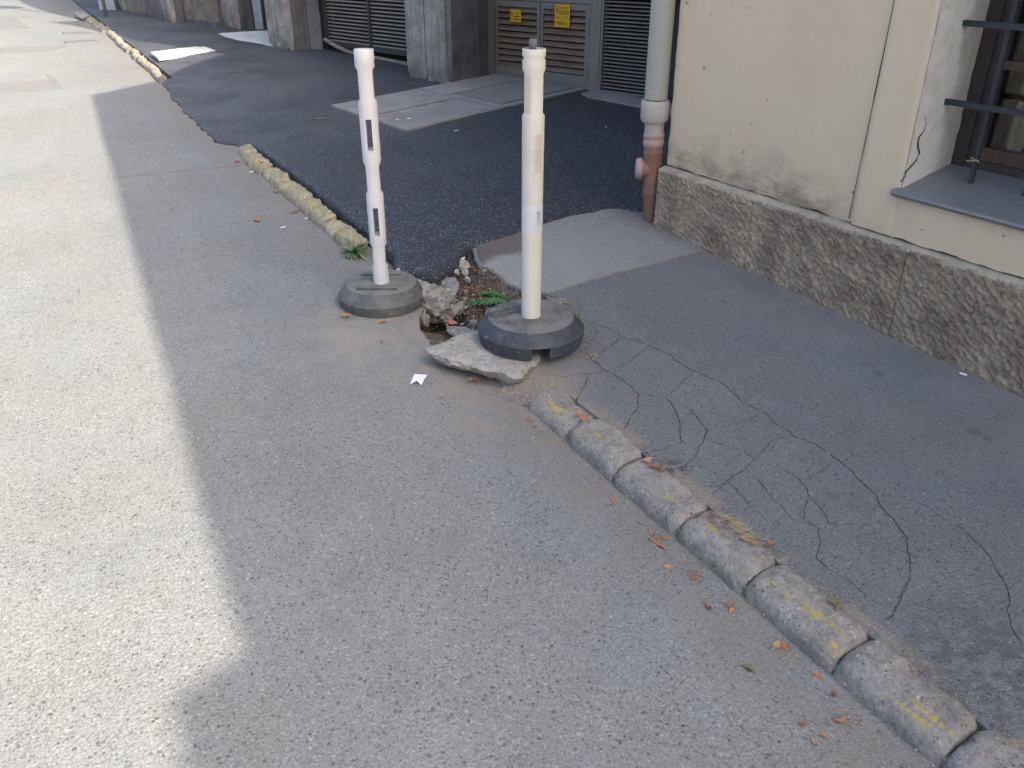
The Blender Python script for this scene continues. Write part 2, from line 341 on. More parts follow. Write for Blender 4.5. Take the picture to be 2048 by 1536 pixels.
M['blue'] = NT('faded_blue_print').fin((.13, .30, .42), .5)
M['faint'] = NT('faded_grey_print').fin((.48, .53, .58), .5)
def rubber(name, a, b, dust, amt):
    t = NT(name); P = t.pos(True); N = t.n('ShaderNodeNewGeometry').outputs['Normal']; nzz = t.xyz(N)[2]
    c = t.mix(t.step(t.noise(14, 4, .65, P), .35, .7), a, b)
    dm = t.ma('MULTIPLY', t.ma('MAXIMUM', t.ma('MULTIPLY', t.step(nzz, .80, .95), t.step(t.noise(7, 5, .7, P), .25, .6)), t.ma('MULTIPLY', t.step(t.noise(11, 5, .7, P), .55, .8), .5)), amt)
    c = t.mix(dm, c, dust)
    c = t.mix(t.ma('MULTIPLY', t.step(t.noise(70, 3, .6, t.scale(P, (1, .35, 1))), .66, .70), .5), c, (.30, .30, .30))
    c = t.mix(t.step(t.noise(150, 1, .5, P), .765, .78), c, (.42, .42, .40))
    return t.fin(c, .62, t.bump(t.noise(90, 3), .2, .002), .4)
M['rubber1'] = rubber('dusty_rubber', (.062, .068, .070), (.105, .112, .110), (.185, .183, .170), .9)
M['rubber2'] = rubber('black_rubber', (.030, .036, .046), (.052, .060, .072), (.20, .192, .182), .85)
M['pipeg'] = paintmat('grey_pipe', (.34, .335, .30), (.26, .21, .15), (.62, .9), 5., .5)
M['pipew'] = paintmat('white_pipe_sleeve', (.43, .40, .37), (.32, .26, .20), (.58, .85), 6., .45)
M['piper'] = paintmat('terracotta_pipe', (.26, .145, .105), (.22, .13, .098), (.45, .8), 6., .55)
M['pipeb'] = paintmat('brown_pipe', (.19, .11, .078), (.15, .10, .08), (.45, .8), 6., .6)
M['pipep'] = paintmat('pink_collar', (.40, .30, .265), (.32, .22, .18), (.45, .8), 8., .5)
def leafm(name, a, b, trans=.0):
    t = NT(name); c = t.mix(t.noise(60, 3, .6), a, b); return t.fin(c, .65, t.bump(t.noise(220, 3), .3, .001), .3)
M['lo'] = leafm('leaf_orange', (.30, .115, .055), (.40, .19, .10)); M['lt'] = leafm('leaf_tan', (.40, .27, .15), (.31, .19, .105)); M['lb'] = leafm('leaf_brown', (.17, .075, .045), (.24, .12, .07))
M['lg'] = leafm('leaf_greenish', (.13, .125, .07), (.20, .175, .10)); M['weed'] = leafm('weed_green', (.055, .13, .045), (.10, .20, .07)); M['weedd'] = leafm('weed_dark_green', (.035, .105, .04), (.07, .17, .06)); M['weedp'] = leafm('weed_pale_green', (.17, .24, .12), (.26, .30, .18))
M['straw'] = leafm('dry_straw', (.45, .36, .20), (.36, .27, .14)); M['litter'] = leafm('leaf_litter', (.13, .088, .068), (.25, .185, .145)); M['paper'] = NT('white_paper').fin((.72, .73, .84), .7)
M['butt'] = NT('cigarette_paper').fin((.72, .70, .66), .8); M['pebble'] = concrete('pebble_stone', (.21, .19, .165), (.36, .335, .30), 25., 0, obj=False); M['stalk'] = leafm('seed_stalk', (.12, .12, .07), (.16, .15, .09))

# ------------------------------------------------------------------ ground sheets (constrained triangulation, cut outs, thick edges)
def inpoly(P, poly):
    x, y = P[:, 0], P[:, 1]; ins = np.zeros(len(P), bool); n = len(poly)
    for i in range(n):
        x1, y1 = poly[i]; x2, y2 = poly[(i + 1) % n]
        if y1 == y2: continue
        c = ((y1 > y) != (y2 > y)) & (x < (x2 - x1) * (y - y1) / (y2 - y1) + x1); ins ^= c
    return ins
def dist_poly(P, poly, closed=True):
    d = np.full(len(P), 1e9); n = len(poly)
    for i in range(n if closed else n - 1):
        a = np.array(poly[i]); b = np.array(poly[(i + 1) % n]); ab = b - a; L = ab @ ab
        if L < 1e-12: continue
        t = np.clip(((P - a) @ ab) / L, 0, 1); q = P - (a + t[:, None] * ab); d = np.minimum(d, np.hypot(q[:, 0], q[:, 1]))
    return d
def densify(poly, step, jit=0., seed=0, closed=True):
    rnd = random.Random(seed); out = []; n = len(poly)
    for i in range(n if closed else n - 1):
        a = poly[i]; b = poly[(i + 1) % n]; L = math.hypot(b[0] - a[0], b[1] - a[1]); k = max(1, int(L / step))
        for j in range(k):
            t = j / k; q = 0 if j == 0 else jit
            out.append((a[0] + (b[0] - a[0]) * t + rnd.uniform(-q, q), a[1] + (b[1] - a[1]) * t + rnd.uniform(-q, q)))
    if not closed: out.append(poly[-1])
    return out
def sheet(name, outer, hf, mat, holes=(), pts=(), skirt=.03, kind='structure', ribbons=(), smooth=True, parent=None, label=None, cat=None):
    V = []; E = []
    def loop(p):
        n0 = len(V); V.extend(p); m = len(p); E.extend([(n0 + i, n0 + (i + 1) % m) for i in range(m)])
    loop(outer)
    for h in holes: loop(h)
    for rb in ribbons: loop(rb[0])
    V.extend(pts)
    vs, es, fs, *_ = delaunay_2d_cdt([Vector(p) for p in V], E, [], 0, 1e-6)
    A = np.array([(v.x, v.y) for v in vs]); F = np.array([f for f in fs if len(f) == 3]); C = A[F].mean(axis=1)
    keep = inpoly(C, outer)
    for h in holes: keep &= ~inpoly(C, h)
    for loop_, line, wid in ribbons: keep &= ~(inpoly(C, loop_))
    F = F[keep]
    hs = hf(A) if hf is not None else np.zeros(len(A))
    used = np.unique(F); mp = -np.ones(len(A), int); mp[used] = np.arange(len(used)); F = mp[F]; A = A[used]; hs = np.broadcast_to(hs, (len(mp),))[used]
    # consistent up orientation
    a, b, c = A[F[:, 0]], A[F[:, 1]], A[F[:, 2]]; cr = (b[:, 0] - a[:, 0]) * (c[:, 1] - a[:, 1]) - (b[:, 1] - a[:, 1]) * (c[:, 0] - a[:, 0]); F[cr < 0] = F[cr < 0][:, ::-1]
    verts = [(float(p[0]), float(p[1]), float(SL * p[1] + h)) for p, h in zip(A, hs)]; faces = [tuple(int(i) for i in f) for f in F]
    if skirt:
        cnt = {}
        for f in faces:
            for i in range(3):
                e = (f[i], f[(i + 1) % 3]); cnt[e] = cnt.get(e, 0) + 1
        low = {}
        for (i, j) in [e for e in cnt if (e[1], e[0]) not in cnt]:
            for q in (i, j):
                if q not in low:
                    low[q] = len(verts); x, y, z = verts[q]; verts.append((x, y, z - skirt))
            faces.append((j, i, low[i], low[j]))
    me = bpy.data.meshes.new(name); me.from_pydata(verts, [], faces); me.materials.append(mat)
    for p in me.polygons: p.use_smooth = smooth
    me.update(); me.set_sharp_from_angle(angle=R(40))
    o = link(name, me, None, parent, (0, 0, 0)); return tag(o, label, cat, None, kind)
def grid(x0, x1, y0, y1, s, jit=.3, seed=1):
    rnd = random.Random(seed); out = []
    nx = int((x1 - x0) / s); ny = int((y1 - y0) / s)
    for i in range(nx + 1):
        for j in range(ny + 1): out.append((x0 + i * s + rnd.uniform(-jit, jit) * s, y0 + j * s + rnd.uniform(-jit, jit) * s))
    return out
def filt(pts, outer, holes=(), mind=.01):
    P = np.array(pts); k = inpoly(P, outer)
    k &= dist_poly(P, outer) > mind
    for h in holes: k &= ~inpoly(P, h); k &= dist_poly(P, h) > mind
    return [tuple(p) for p in P[k]]
vnz = lambda P, s, o=3, z=0.: np.array([fbm(p[0], p[1], z, s, o) for p in P])

PITPX = [(770, 540), (815, 548), (850, 553), (868, 557), (900, 534), (922, 513), (938, 500), (950, 522), (957, 540), (985, 556), (1003, 575), (1045, 592), (1090, 600), (1130, 615), (1148, 640), (1140, 670), (1100, 700), (1060, 722), (1020, 722), (980, 714), (930, 700), (898, 689), (872, 684), (848, 655), (838, 630), (845, 600), (835, 572), (800, 556)]
PIT = densify(densify([G2(x, y, .03) for x, y in PITPX], .045, .013, 3), .014, .004, 4)
KX0, KX1, SW = 1.33, 1.455, .052           # kerb face, kerb back, sidewalk height
# road
road_out = [(-60, -30), (KX1 - .01, -30), (KX1 - .01, 2.2), (KX1 - .01, 4.1), (KX1 - .01, 9.2), (KX1 + .2, 17.5), (KX1 + .2, 90), (-60, 90)]
ro = []
for i, p in enumerate(road_out): ro.append(p)
rp = filt(grid(-3, 1.38, .2, 9, .12) + grid(.2, 1.38, .6, 5, .05, .3, 2), ro, [PIT], .015)
def road_h(P):
    return vnz(P, .9, 3) * .006 - .010 * np.exp(-((P[:, 0] - 1.29) / .10) ** 2) * (P[:, 1] < 3) + np.where(P[:, 0] > .2, vnz(P, 14., 2) * .0016, 0)
# the sheet is cut where the pit bites into it
def clip_pit(o):   # outer polygons and the pit may cross: add the pit loop as a cutter
    return [PIT]
sheet('road', ro, road_h, M['road'], [PIT], rp, .05)
# ground below everything, out to the horizon
g = MB(); g.add([(-900, -900, -27.6), (900, -900, -27.6), (900, 900, 26.4), (-900, 900, 26.4)], [(0, 1, 2, 3)]); tag(g.obj('ground', M['soil']), kind='structure')

# road repairs: strips and patches of other asphalt, seams
def flat(name, pix, mat, lift=.004, h=0., parent=None, kind='structure', skirt=.006, jit=0.0):
    p = densify([G2(x, y, h) for x, y in pix], .1, jit, 5)
    return sheet(name, p, lambda P: vnz(P, .9, 3) * .006 * (h == 0.) + h + lift, mat, (), (), skirt, kind, parent=parent)
flat('road_patch', [(-40, 98), (122, 90), (134, 92), (105, 103), (-40, 109)], M['road2'])
flat('road_patch', [(-40, 36), (31, 36), (59, 56), (-40, 57)], M['road2'])
flat('road_patch', [(92, 149), (100, 149), (119, 166), (129, 178), (122, 179), (103, 163)], M['road2'], .005)
flat('road_patch', [(-40, 170), (97, 160), (122, 179), (-40, 189)], M['road2'], .0035)
def seam(pix, wdt, mat=None):
    c = [Vector(G2(*p)) for p in pix]; c = [Vector(q) for q in densify([tuple(a) for a in c], .08, .006, 7, False)]; L = []; Rr = []
    for i, p in enumerate(c):
        d = (c[min(i + 1, len(c) - 1)] - c[max(i - 1, 0)]).normalized(); n = Vector((-d.y, d.x)); k = wdt * (.7 + .5 * nz(p.x, p.y, 0, 3)); L.append(tuple(p + n * k / 2)); Rr.append(tuple(p - n * k / 2))
    sheet('road_seam', L + Rr[::-1], lambda P: vnz(P, .9, 3) * .006 + .0035, mat or M['road2'], (), (), .004)
seam([(-40, 395), (60, 380), (160, 366), (240, 357), (360, 343), (488, 330)], .018); seam([(97, 148), (190, 142), (284, 135)], .02); seam([(129, 178), (215, 172), (298, 164)], .014)
def grate(pix, label):
    c = [G(x, y, .0) for x, y in pix]; o = (c[0] + c[2]) / 2; root = empty('drain_grate', (o.x, o.y, gz(o.y) + .004), label, 'drain grate', 'drain grates in the road')
    u = (c[1] - c[0]); v = (c[3] - c[0]); m = MB()
    q = [c[0], c[1], c[1] + v, c[3]]; m.add([(p.x, p.y, gz(p.y) + .007) for p in q] + [(p.x, p.y, gz(p.y) - .02) for p in q], [(0, 1, 2, 3), (0, 4, 5, 1), (1, 5, 6, 2), (2, 6, 7, 3), (3, 7, 4, 0)]); m.obj('frame', M['road2'], root)
    for k in range(12):
        b = MB(); a = c[0] + u * ((k + .2) / 12); e = u * (.55 / 12); p = [a, a + e, a + e + v, a + v]
        b.add([(s.x, s.y, gz(s.y) + .016) for s in p] + [(s.x, s.y, gz(s.y) + .004) for s in p], [(0, 1, 2, 3), (0, 4, 5, 1), (1, 5, 6, 2), (2, 6, 7, 3), (3, 7, 4, 0)]); b.obj('bar', M['plate'], root)
grate([(127, 84), (192, 80), (197, 84), (134, 88)], 'dusty iron drain grate in the sunlit road nearer the broken kerb'); grate([(124, 66), (179, 64), (184, 67), (129, 70)], 'dusty iron drain grate in the road beyond the other grate')

# ------------------------------------------------------------------ sidewalk with its cracks
CR = [([(150, 98), (215, 112), (265, 130), (300, 160), (380, 180), (440, 210), (520, 245), (575, 290), (640, 320), (720, 350), (780, 395), (850, 455), (920, 480), (980, 540), (1050, 590), (1140, 625), (1230, 690), (1300, 740), (1400, 840), (1420, 890), (1480, 950), (1530, 1020), (1550, 1110), (1555, 1180), (1530, 1250), (1500, 1320), (1440, 1385)], .0070),
      ([(1415, 850), (1480, 852), (1560, 870), (1650, 915), (1750, 980), (1830, 1050), (1900, 1120), (1950, 1210), (1985, 1310), (1990, 1420), (2040, 1500)], .0032),
      ([(215, 135), (165, 190), (155, 230), (185, 265), (240, 310), (300, 340), (350, 380), (385, 415), (375, 480), (340, 530), (310, 575)], .0062),
      ([(300, 165), (255, 210), (195, 245), (182, 258)], .005), ([(430, 212), (350, 265), (270, 318)], .0025), ([(0, 355), (80, 330), (160, 322), (240, 315)], .004), ([(175, 325), (150, 370), (135, 395), (110, 450)], .004),
      ([(610, 318), (560, 375), (500, 420), (390, 412)], .003), ([(500, 425), (540, 480), (558, 530), (565, 610), (580, 620), (500, 640), (400, 665)], .005), ([(575, 455), (610, 480), (650, 530), (680, 570), (640, 640), (620, 690), (555, 745)], .0055),
      ([(665, 595), (740, 625), (830, 650), (880, 685), (830, 740), (760, 785), (695, 840)], .004), ([(920, 490), (840, 530), (690, 555)], .0022), ([(620, 700), (700, 740), (770, 790), (850, 870), (940, 960)], .002),
      ([(960, 700), (1020, 740), (1080, 780), (1120, 850), (1180, 910), (1205, 965), (1300, 970), (1400, 970), (1500, 975)], .003), ([(1235, 700), (1160, 750), (1090, 775)], .002), ([(1120, 850), (1100, 930), (1095, 955), (1160, 985), (1165, 1060), (1150, 1110), (1200, 1160), (1280, 1200), (1400, 1290)], .003),
      ([(870, 760), (940, 830), (1000, 890), (1050, 950), (1095, 955)], .002), ([(1040, 595), (960, 605), (930, 640), (880, 682)], .002)]
rib = []
for k, (pl, wd) in enumerate(CR):
    line = [G2(1100 + x / 2.160, 600 + y / 2.160, SW) for x, y in pl]
    line = densify(densify(line, .03, .0065, 20 + k, False), .009, .0022, 60 + k, False); c = [Vector(p) for p in line]; L = []; Rr = []
    for i, p in enumerate(c):
        d = (c[min(i + 1, len(c) - 1)] - c[max(i - 1, 0)]).normalized(); n = Vector((-d.y, d.x))
        e = min(1., .25 + min(i, len(c) - 1 - i) * .25); q = wd * .70 * e * (.70 + .8 * nz(p.x, p.y, k, 22.) + .7 * nz(p.x, p.y, k + 5, 90.)); q = max(q, .0011)
        L.append(tuple(p + n * q)) if i not in (0, len(c) - 1) else None; Rr.append(tuple(p - n * q))
    rib.append((L + Rr[::-1], line, wd))
WALLX = 2.85
wp_b = [G2(1120, 585, SW), G2(1240, 548, SW), G2(1380, 515, SW), G2(1412, 512, SW)]
walk_out = densify([(KX1 - .004, -3.), (WALLX + .06, -3.), (WALLX + .06, 3.30), (2.0, 3.9), (KX1 - .004, 3.45)], .25)
wpts = filt(grid(1.43, 2.88, .2, 3.6, .045, .35, 4), walk_out, [PIT], .012)
def walk_h(P): return SW + vnz(P, 1.1, 2) * .006 + vnz(P, 11., 2) * .0012 + .012 * np.clip((P[:, 0] - KX1) / 1.4, 0, 1)
sheet('sidewalk', walk_out, walk_h, M['walk'], [PIT], wpts, .065, ribbons=rib)
cd_out = densify([(KX1, -.5), (WALLX, -.5), (WALLX, 3.2), (1.95, 3.2), (1.75, 2.62), (1.60, 2.15), (KX1, 2.0)], .1)
sheet('crack_fill', cd_out, lambda P: walk_h(P) - .0045 + vnz(P, 30., 2) * .0025, M['crackdirt'], (), filt(grid(KX1, WALLX, -.4, 3.2, .05), cd_out), .0)
# lighter old concrete between the cracked asphalt and the fresh asphalt
pat_px = [(925, 508), (935, 492), (1000, 470), (1044, 458), (1150, 420), (1230, 405), (1335, 400)]
patch_out = densify([G2(x, y, SW) for x, y in pat_px] + [(WALLX + .06, 3.30), G2(1412, 512, SW), G2(1380, 515, SW), G2(1240, 548, SW), G2(1120, 584, SW), G2(1060, 598, SW), G2(1003, 577, SW), G2(985, 556, SW), G2(957, 540, SW), G2(950, 522, SW)], .04, .004, 8)
sheet('pavement', patch_out, lambda P: walk_h(P) + .009 + vnz(P, 8., 2) * .0015 - .022 * np.clip(1 - dist_poly(P, PIT) / .05, 0, 1) ** 2, M['patch'], [PIT], filt(grid(1.4, 2.9, 2.3, 4.2, .05) + grid(1.4, 2.1, 2.4, 4.0, .016, .35, 5), patch_out, [PIT], .006), .05)

# ------------------------------------------------------------------ fresh black asphalt of the yard and far sidewalk
ov_px = [(322, 158), (345, 195), (368, 218), (392, 242), (422, 268), (432, 280), (452, 284), (470, 290), (505, 322), (540, 355), (590, 383), (640, 418), (690, 455), (728, 488), (745, 506), (790, 533), (822, 541), (845, 549), (870, 551), (903, 531), (924, 516), (936, 494), (965, 486), (1000, 478), (1044, 466), (1090, 449), (1150, 431), (1195, 424), (1230, 420), (1262, 427), (1303, 425), (1345, 420)]
HOV = .078
ov = [G2(x, y, .07 if x > 440 else .02) for x, y in ov_px]
ov = [(max(p[0], KX1 + .004) if i < 15 and i > 5 else p[0], p[1]) for i, p in enumerate(ov)]
EDGE = densify(ov, .03, .007, 12, False); EDGE = [(p[0] + (.035 * fbm(p[0], p[1], 2., 7., 4) if 6. < p[1] < 9.3 else 0), p[1] + (.02 * fbm(p[0], p[1], 8., 9., 3) if 6. < p[1] < 9.3 else 0)) for p in EDGE]
far = [(3.6, 3.42), (7.5, 3.42), (7.5, 30), (KX1 + .05, 30), (KX1 + .05, 9.45)]
ov_out = EDGE + densify(far, .4, 0, 0, False)
EDGEa = [EDGE[i] for i in range(0, len(EDGE), 2)]
rings = []
for off in (.006, .014, .028, .05, .085):
    c = [Vector(p) for p in EDGE]
    for i in range(0, len(c)):
        d = (c[min(i + 1, len(c) - 1)] - c[max(i - 1, 0)]); 
        if d.length < 1e-6: continue
        d.normalize(); n = Vector((-d.y, d.x)); rings.append(tuple(c[i] + n * off))
ovp = filt(rings, ov_out, (), .004) + filt(grid(1.45, 5., 3.3, 9.6, .07, .35, 9) + grid(1.45, 4, 9.6, 15, .25, .3, 10), ov_out, (), .09)
def ov_h(P):
    d = dist_poly(P, EDGEa, False); e = np.sqrt(np.clip(1 - (1 - np.clip(d / .045, 0, 1)) ** 2, 0, 1))
    ramp_ = np.array([sst(5.6, 6.6, p[1]) * (1 - sst(0., .7, p[0] - 1.36)) for p in P])
    top = HOV - .055 * ramp_ + vnz(P, 1.3, 3) * .010 + vnz(P, 9., 2) * .0035 + vnz(P, 45., 2) * .0016
    low = .045 - .04 * ramp_; fe = np.where(P[:, 0] < 2.0, e, np.clip(d / .03, 0, 1) ** .5 * .5 + .5)
    return low + (top - low) * fe
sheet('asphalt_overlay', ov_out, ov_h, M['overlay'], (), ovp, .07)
# ------------------------------------------------------------------ pit: soil
def grow(poly, d):
    c = Vector((sum(p[0] for p in poly) / len(poly), sum(p[1] for p in poly) / len(poly))); return [tuple(c + (Vector(p) - c) * (1 + d / (Vector(p) - c).length)) for p in poly]
pit_o = grow(PIT, .10)
def soil_h(P):
    d = np.hypot(P[:, 0] - HOLE.x, P[:, 1] - HOLE.y); r = G(960, 590, 0); d2 = np.hypot(P[:, 0] - r.x, P[:, 1] - r.y)
    edge = dist_poly(P, PIT); ins = inpoly(P, PIT)
    h = -.055 + .055 * np.exp(-(d2 / .16) ** 2) + vnz(P, 14., 3) * .018 - .18 * np.exp(-(d / .05) ** 2)
    right = (P[:, 0] > 1.50) & (P[:, 1] > 2.72); h = np.where(right, h + .075 * np.clip(1 - edge / .09, 0, 1) + .01, h)
    h = np.where(d < .105, np.minimum(h, -.55), h)
    h = np.where(ins, h, np.where(right, np.minimum(h, .012), np.minimum(h, -.03))); return h
sheet('pit_soil', pit_o, soil_h, M['soil'], (), filt(grid(1.15, 2.1, 2.0, 4.1, .014, .35, 14), pit_o), .0)

# dirt trodden up between the slab, the first kerb stone and the sidewalk
dq = densify([G2(x, y, .03) for x, y in [(985, 762), (1015, 772), (1040, 792), (1075, 802), (1110, 806), (1150, 815), (1170, 800), (1150, 770), (1130, 745), (1090, 735), (1050, 740)]], .03, .006, 51)
def dirt_h(P):
    t = np.clip((P[:, 0] - 1.30) / .14, 0, 1); return .004 + .052 * t + vnz(P, 22., 3) * .007 - .012 * np.clip(1 - dist_poly(P, dq) / .04, 0, 1) * 1.4
sheet('dirt', dq, dirt_h, M['dirt'], (), filt(grid(1.2, 1.8, 1.9, 2.7, .012, .35, 15), dq, (), .006), .03)
# ------------------------------------------------------------------ kerb
kerb = MB(); kerb.add([(KX0 + .01, -3, gz(-3) - .05), (KX1, -3, gz(-3) - .05), (KX1, 2.2, gz(2.2) - .05), (KX0 + .01, 2.2, gz(2.2) - .05), (KX0 + .01, -3, gz(-3) + .012), (KX1, -3, gz(-3) + .030), (KX1, 2.2, gz(2.2) + .030), (KX0 + .01, 2.2, gz(2.2) + .012)],
                      [(4, 5, 6, 7), (0, 4, 7, 3), (3, 7, 6, 2), (1, 2, 6, 5), (0, 1, 5, 4)])
kerb = tag(kerb.obj('kerb', M['crackdirt'], None, (KX0, 1., gz(1.))), kind='structure')
def kerb_stone(y0, y1, mat, seed, w=.128, top=.057, rnd=.35, x0=KX0, dz=0., rough=.003, yawr=0.):
    n = max(6, int((y1 - y0) / .016)); m = MB()
    prof = [(0, -.07), (0, -.02), (.0005, .012), (.004, .028), (.011, .041), (.021, .050), (.034, .0555), (.046, .0575), (.060, .0578), (.074, .0575), (.081, .056), (.085, .050), (.085, -.07)]
    L = y1 - y0; yc = (y0 + y1) / 2; V = []; k = len(prof)
    for i in range(n + 1):
        t = i / n; y = -L / 2 + L * t; e = min(t, 1 - t) * L
        f = math.sqrt(max(0., 1 - (1 - min(1., e / (.020 + .02 * rnd))) ** 2)) ; f = .80 + .20 * f
        for (px, pz) in prof:
            sx = (px / .085) * w; sz = pz * (top / .057) if pz > 0 else pz
            q = fbm(sx * 1. + seed, y + seed * 3, sz, 16., 3) * rough * 2.2 + nz(sx + seed, y, sz, 60.) * rough
            wx = sx - w / 2; V.append((w / 2 + wx * (f if pz > 0 else 1) + q * (.8 if sx < w * .5 else .2), y, (sz * f if sz > 0 else sz) + (q if pz > 0 else 0)))
    F = [(i * k + j, i * k + j + 1, (i + 1) * k + j + 1, (i + 1) * k + j) for i in range(n) for j in range(k - 1)]
    F += [tuple(range(k - 1, -1, -1)), tuple(n * k + j for j in range(k))]
    m.add(V, F); me = m.mesh('kerb_stone', mat, True, angle=50)
    o = link('kerb_stone', me, None, kerb, Vector((x0, yc, gz(yc) + dz)) - wloc(kerb), (math.atan(SL), 0, yawr)); return o
J = [2.43, 2.205, 1.948, 1.690, 1.392, 1.129, .836, .556, .27, -.02, -.3, -.6]
for i in range(len(J) - 1): kerb_stone(J[i + 1] + .0035, J[i] - .0035, M['kerb'], i * 3.7, dz=random.Random(i).uniform(-.004, .003) - (.030, .012, 0)[min(i, 2)], rough=.0045, yawr=random.Random(i + 9).uniform(-.012, .012))
MJ = [(482, 304), (492, 320), (509, 337), (529, 349), (542, 362), (562, 377), (580, 390), (604, 415), (624, 431), (653, 457), (675, 475), (716, 508)]
ys = [G(x, y).y for x, y in MJ]
for i in range(len(ys) - 1):
    r_ = random.Random(i + 40); kerb_stone(ys[i + 1] + .006, ys[i] - .006, M['kerby'], 30 + i * 2.3, .105, .060 + r_.uniform(-.006, .007), 1.1, KX0 - .008 + r_.uniform(-.012, .006), r_.uniform(-.008, .006), .0065, r_.uniform(-.05, .05))
yy = 9.35; i = 0
while yy < 13.4:
    r_ = random.Random(i + 70); l = r_.uniform(.24, .42); kerb_stone(yy + .01, yy + l - .01, M['kerbw'], 60 + i, .085, .050, 1.2, 1.36 + .035 * (yy - 9.35) / 4 + r_.uniform(-.02, .02), 0, .008, r_.uniform(-.05, .05)); yy += l; i += 1
for i in range(5):
    r_ = random.Random(i + 90); kerb_stone(13.75 + i * .62, 14.25 + i * .62, M['kerbw'], 80 + i, .14, .05, 1., 1.36 - .02 * i, -.015, .006, r_.uniform(-.04, .04))

# ------------------------------------------------------------------ yellow house
hb = (WALLX, 1.5, gz(1.5) + SW)
house = empty('yellow_house', hb, 'yellow plastered house with hammered stone plinth beside the cracked sidewalk', 'house')
YF, PZ, XB = 3.367, .478, 9.0            # far corner, plinth top, back of the house
WTOP = 3.2
XL, XR = WALLX + .016, WALLX             # recessed plaster field, proud window surround
YP, YJ, YJ2 = 2.178, 1.988, .80          # edge of the proud field, window jambs
WZ0, WZ1 = .70, 2.15
def prism(name, pts, z0, z1, mat, parent, zfun=None, smooth=False):
    n = len(pts); m = MB(); a0 = [(p[0], p[1], z0[i] if isinstance(z0, list) else z0) for i, p in enumerate(pts)]; a1 = [(p[0], p[1], z1[i] if isinstance(z1, list) else z1) for i, p in enumerate(pts)]
    m.add(a0 + a1, [tuple(range(n - 1, -1, -1)), tuple(range(n, 2 * n))] + [(i, (i + 1) % n, n + (i + 1) % n, n + i) for i in range(n)]); return m.obj(name, mat, parent)
def wavy_wall(name, x, y0, y1, z0, z1, mat, parent, thick=.25, edge=.004, seed=0, step=.02, rl=.0):
    """plaster slab whose lower and side edges are a little ragged and whose face is not quite flat"""
    ny = max(2, int((y1 - y0) / step)); nz_ = max(2, int((z1 - z0) / (step * 2))); V = []
    for i in range(ny + 1):
        for j in range(nz_ + 1):
            y = y0 + (y1 - y0) * i / ny; z = z0 + (z1 - z0) * j / nz_
            d = min(y - y0, y1 - y, z - z0) ; rr = rl * (1 - math.sqrt(max(0, 1 - (1 - min(1, d / .012)) ** 2))) if rl else 0
            e = edge * fbm(y + seed, z, 1., 11., 4)
            V.append((x + fbm(y + seed, z, 0., 1.8, 2) * .003 + rr, y + (e if i in (0, ny) else 0), z + (e * 1.4 if j == 0 else 0)))
    n = nz_ + 1; F = [(i * n + j, i * n + j + 1, (i + 1) * n + j + 1, (i + 1) * n + j) for i in range(ny) for j in range(nz_)]
    k = len(V); V += [(x + thick, v[1], v[2]) for v in V]
    bd = [i * n for i in range(ny + 1)] + [ny * n + j for j in range(1, n)] + [i * n + n - 1 for i in range(ny - 1, -1, -1)] + [j for j in range(n - 2, 0, -1)]
    F += [(bd[i], bd[(i + 1) % len(bd)], k + bd[(i + 1) % len(bd)], k + bd[i]) for i in range(len(bd))]
    m = MB(); m.add(V, F); o = m.obj(name, mat, parent, smooth=True, angle=40); return o
PB = PZ + .018
wavy_wall('wall', XL, YP - .02, YF, PB, 1.9, M['plaster'], house, .3, .007, 1, rl=.008)
wavy_wall('window_surround', XR, YJ, YP, PB, 1.9, M['plaster'], house, .27, .003, 2, .012, rl=.005)
wavy_wall('wall', XR + .0006, YJ2, YJ - .0005, PB, WZ0 - .035, M['plaster'], house, .27, .007, 3, rl=.003)
wavy_wall('wall', XR + .0003, -3.2, YJ2 - .0005, PB, 1.9, M['plaster'], house, .3, .003, 4, .05, rl=.003)
m = MB(); m.box(((XL + XB) / 2, (YF - .003 + YP) / 2, (1.9 + WTOP) / 2), (XB - XL, YF - .003 - YP, WTOP - 1.9)); m.box(((XL + XB) / 2 + .002, (YP - .004 - 14) / 2, (WZ1 + WTOP) / 2), (XB - XL - .004, 14 + YP - .004, WTOP - WZ1)); m.box(((XR + XB) / 2 + .02, (-3.2 - 14) / 2, .75), (XB - XR - .04, 10.8, 2.8)); m.obj('upper_wall', M['plaster'], house)
m = MB(); m.box(((XL + .3 + XB) / 2, YF - .16, .95), (XB - XL - .3, .3, 1.9)); m.obj('side_wall', M['plaster'], house)
m = MB(); m.box((XL + .28, 1.0, .2), (.3, 4.7, .56)); m.obj('wall_core', M['plinthcap'], house)
m = MB(); m.box((3.02, (YJ + YJ2) / 2, 2.03), (.3, YJ - YJ2 - .002, .26)); m.obj('lintel', M['plaster'], house)
# unseen storey, its outline shaped to throw the long shadow edge on the road
def caster(pix, hh):
    out = []
    for x, y, h in pix:
        p = G(x, y, h); L = 5.5; t = L * math.tan(SUN_EL); out.append((p.x - SH.x * L - (.035 if y > 180 else 0), p.y - SH.y * L, p.z + t))
    return out
c1 = caster([(448, 110, .06), (328, 146, .06), (310, 163, 0), (190, 190, 0), (510, 1290, 0), (478, 1318, 0), (385, 1372, 0), (372, 1392, 0), (380, 1430, 0), (402, 1536, 0)], 0)
c1 = c1 + [(c1[-1][0] - .05, -16, c1[-1][2]), (12, -16, c1[-1][2]), (12, c1[0][1], c1[0][2])]
prism('shadow_storey', [(p[0], p[1]) for p in c1], WTOP + .003, [p[2] for p in c1], M['plaster'], house)
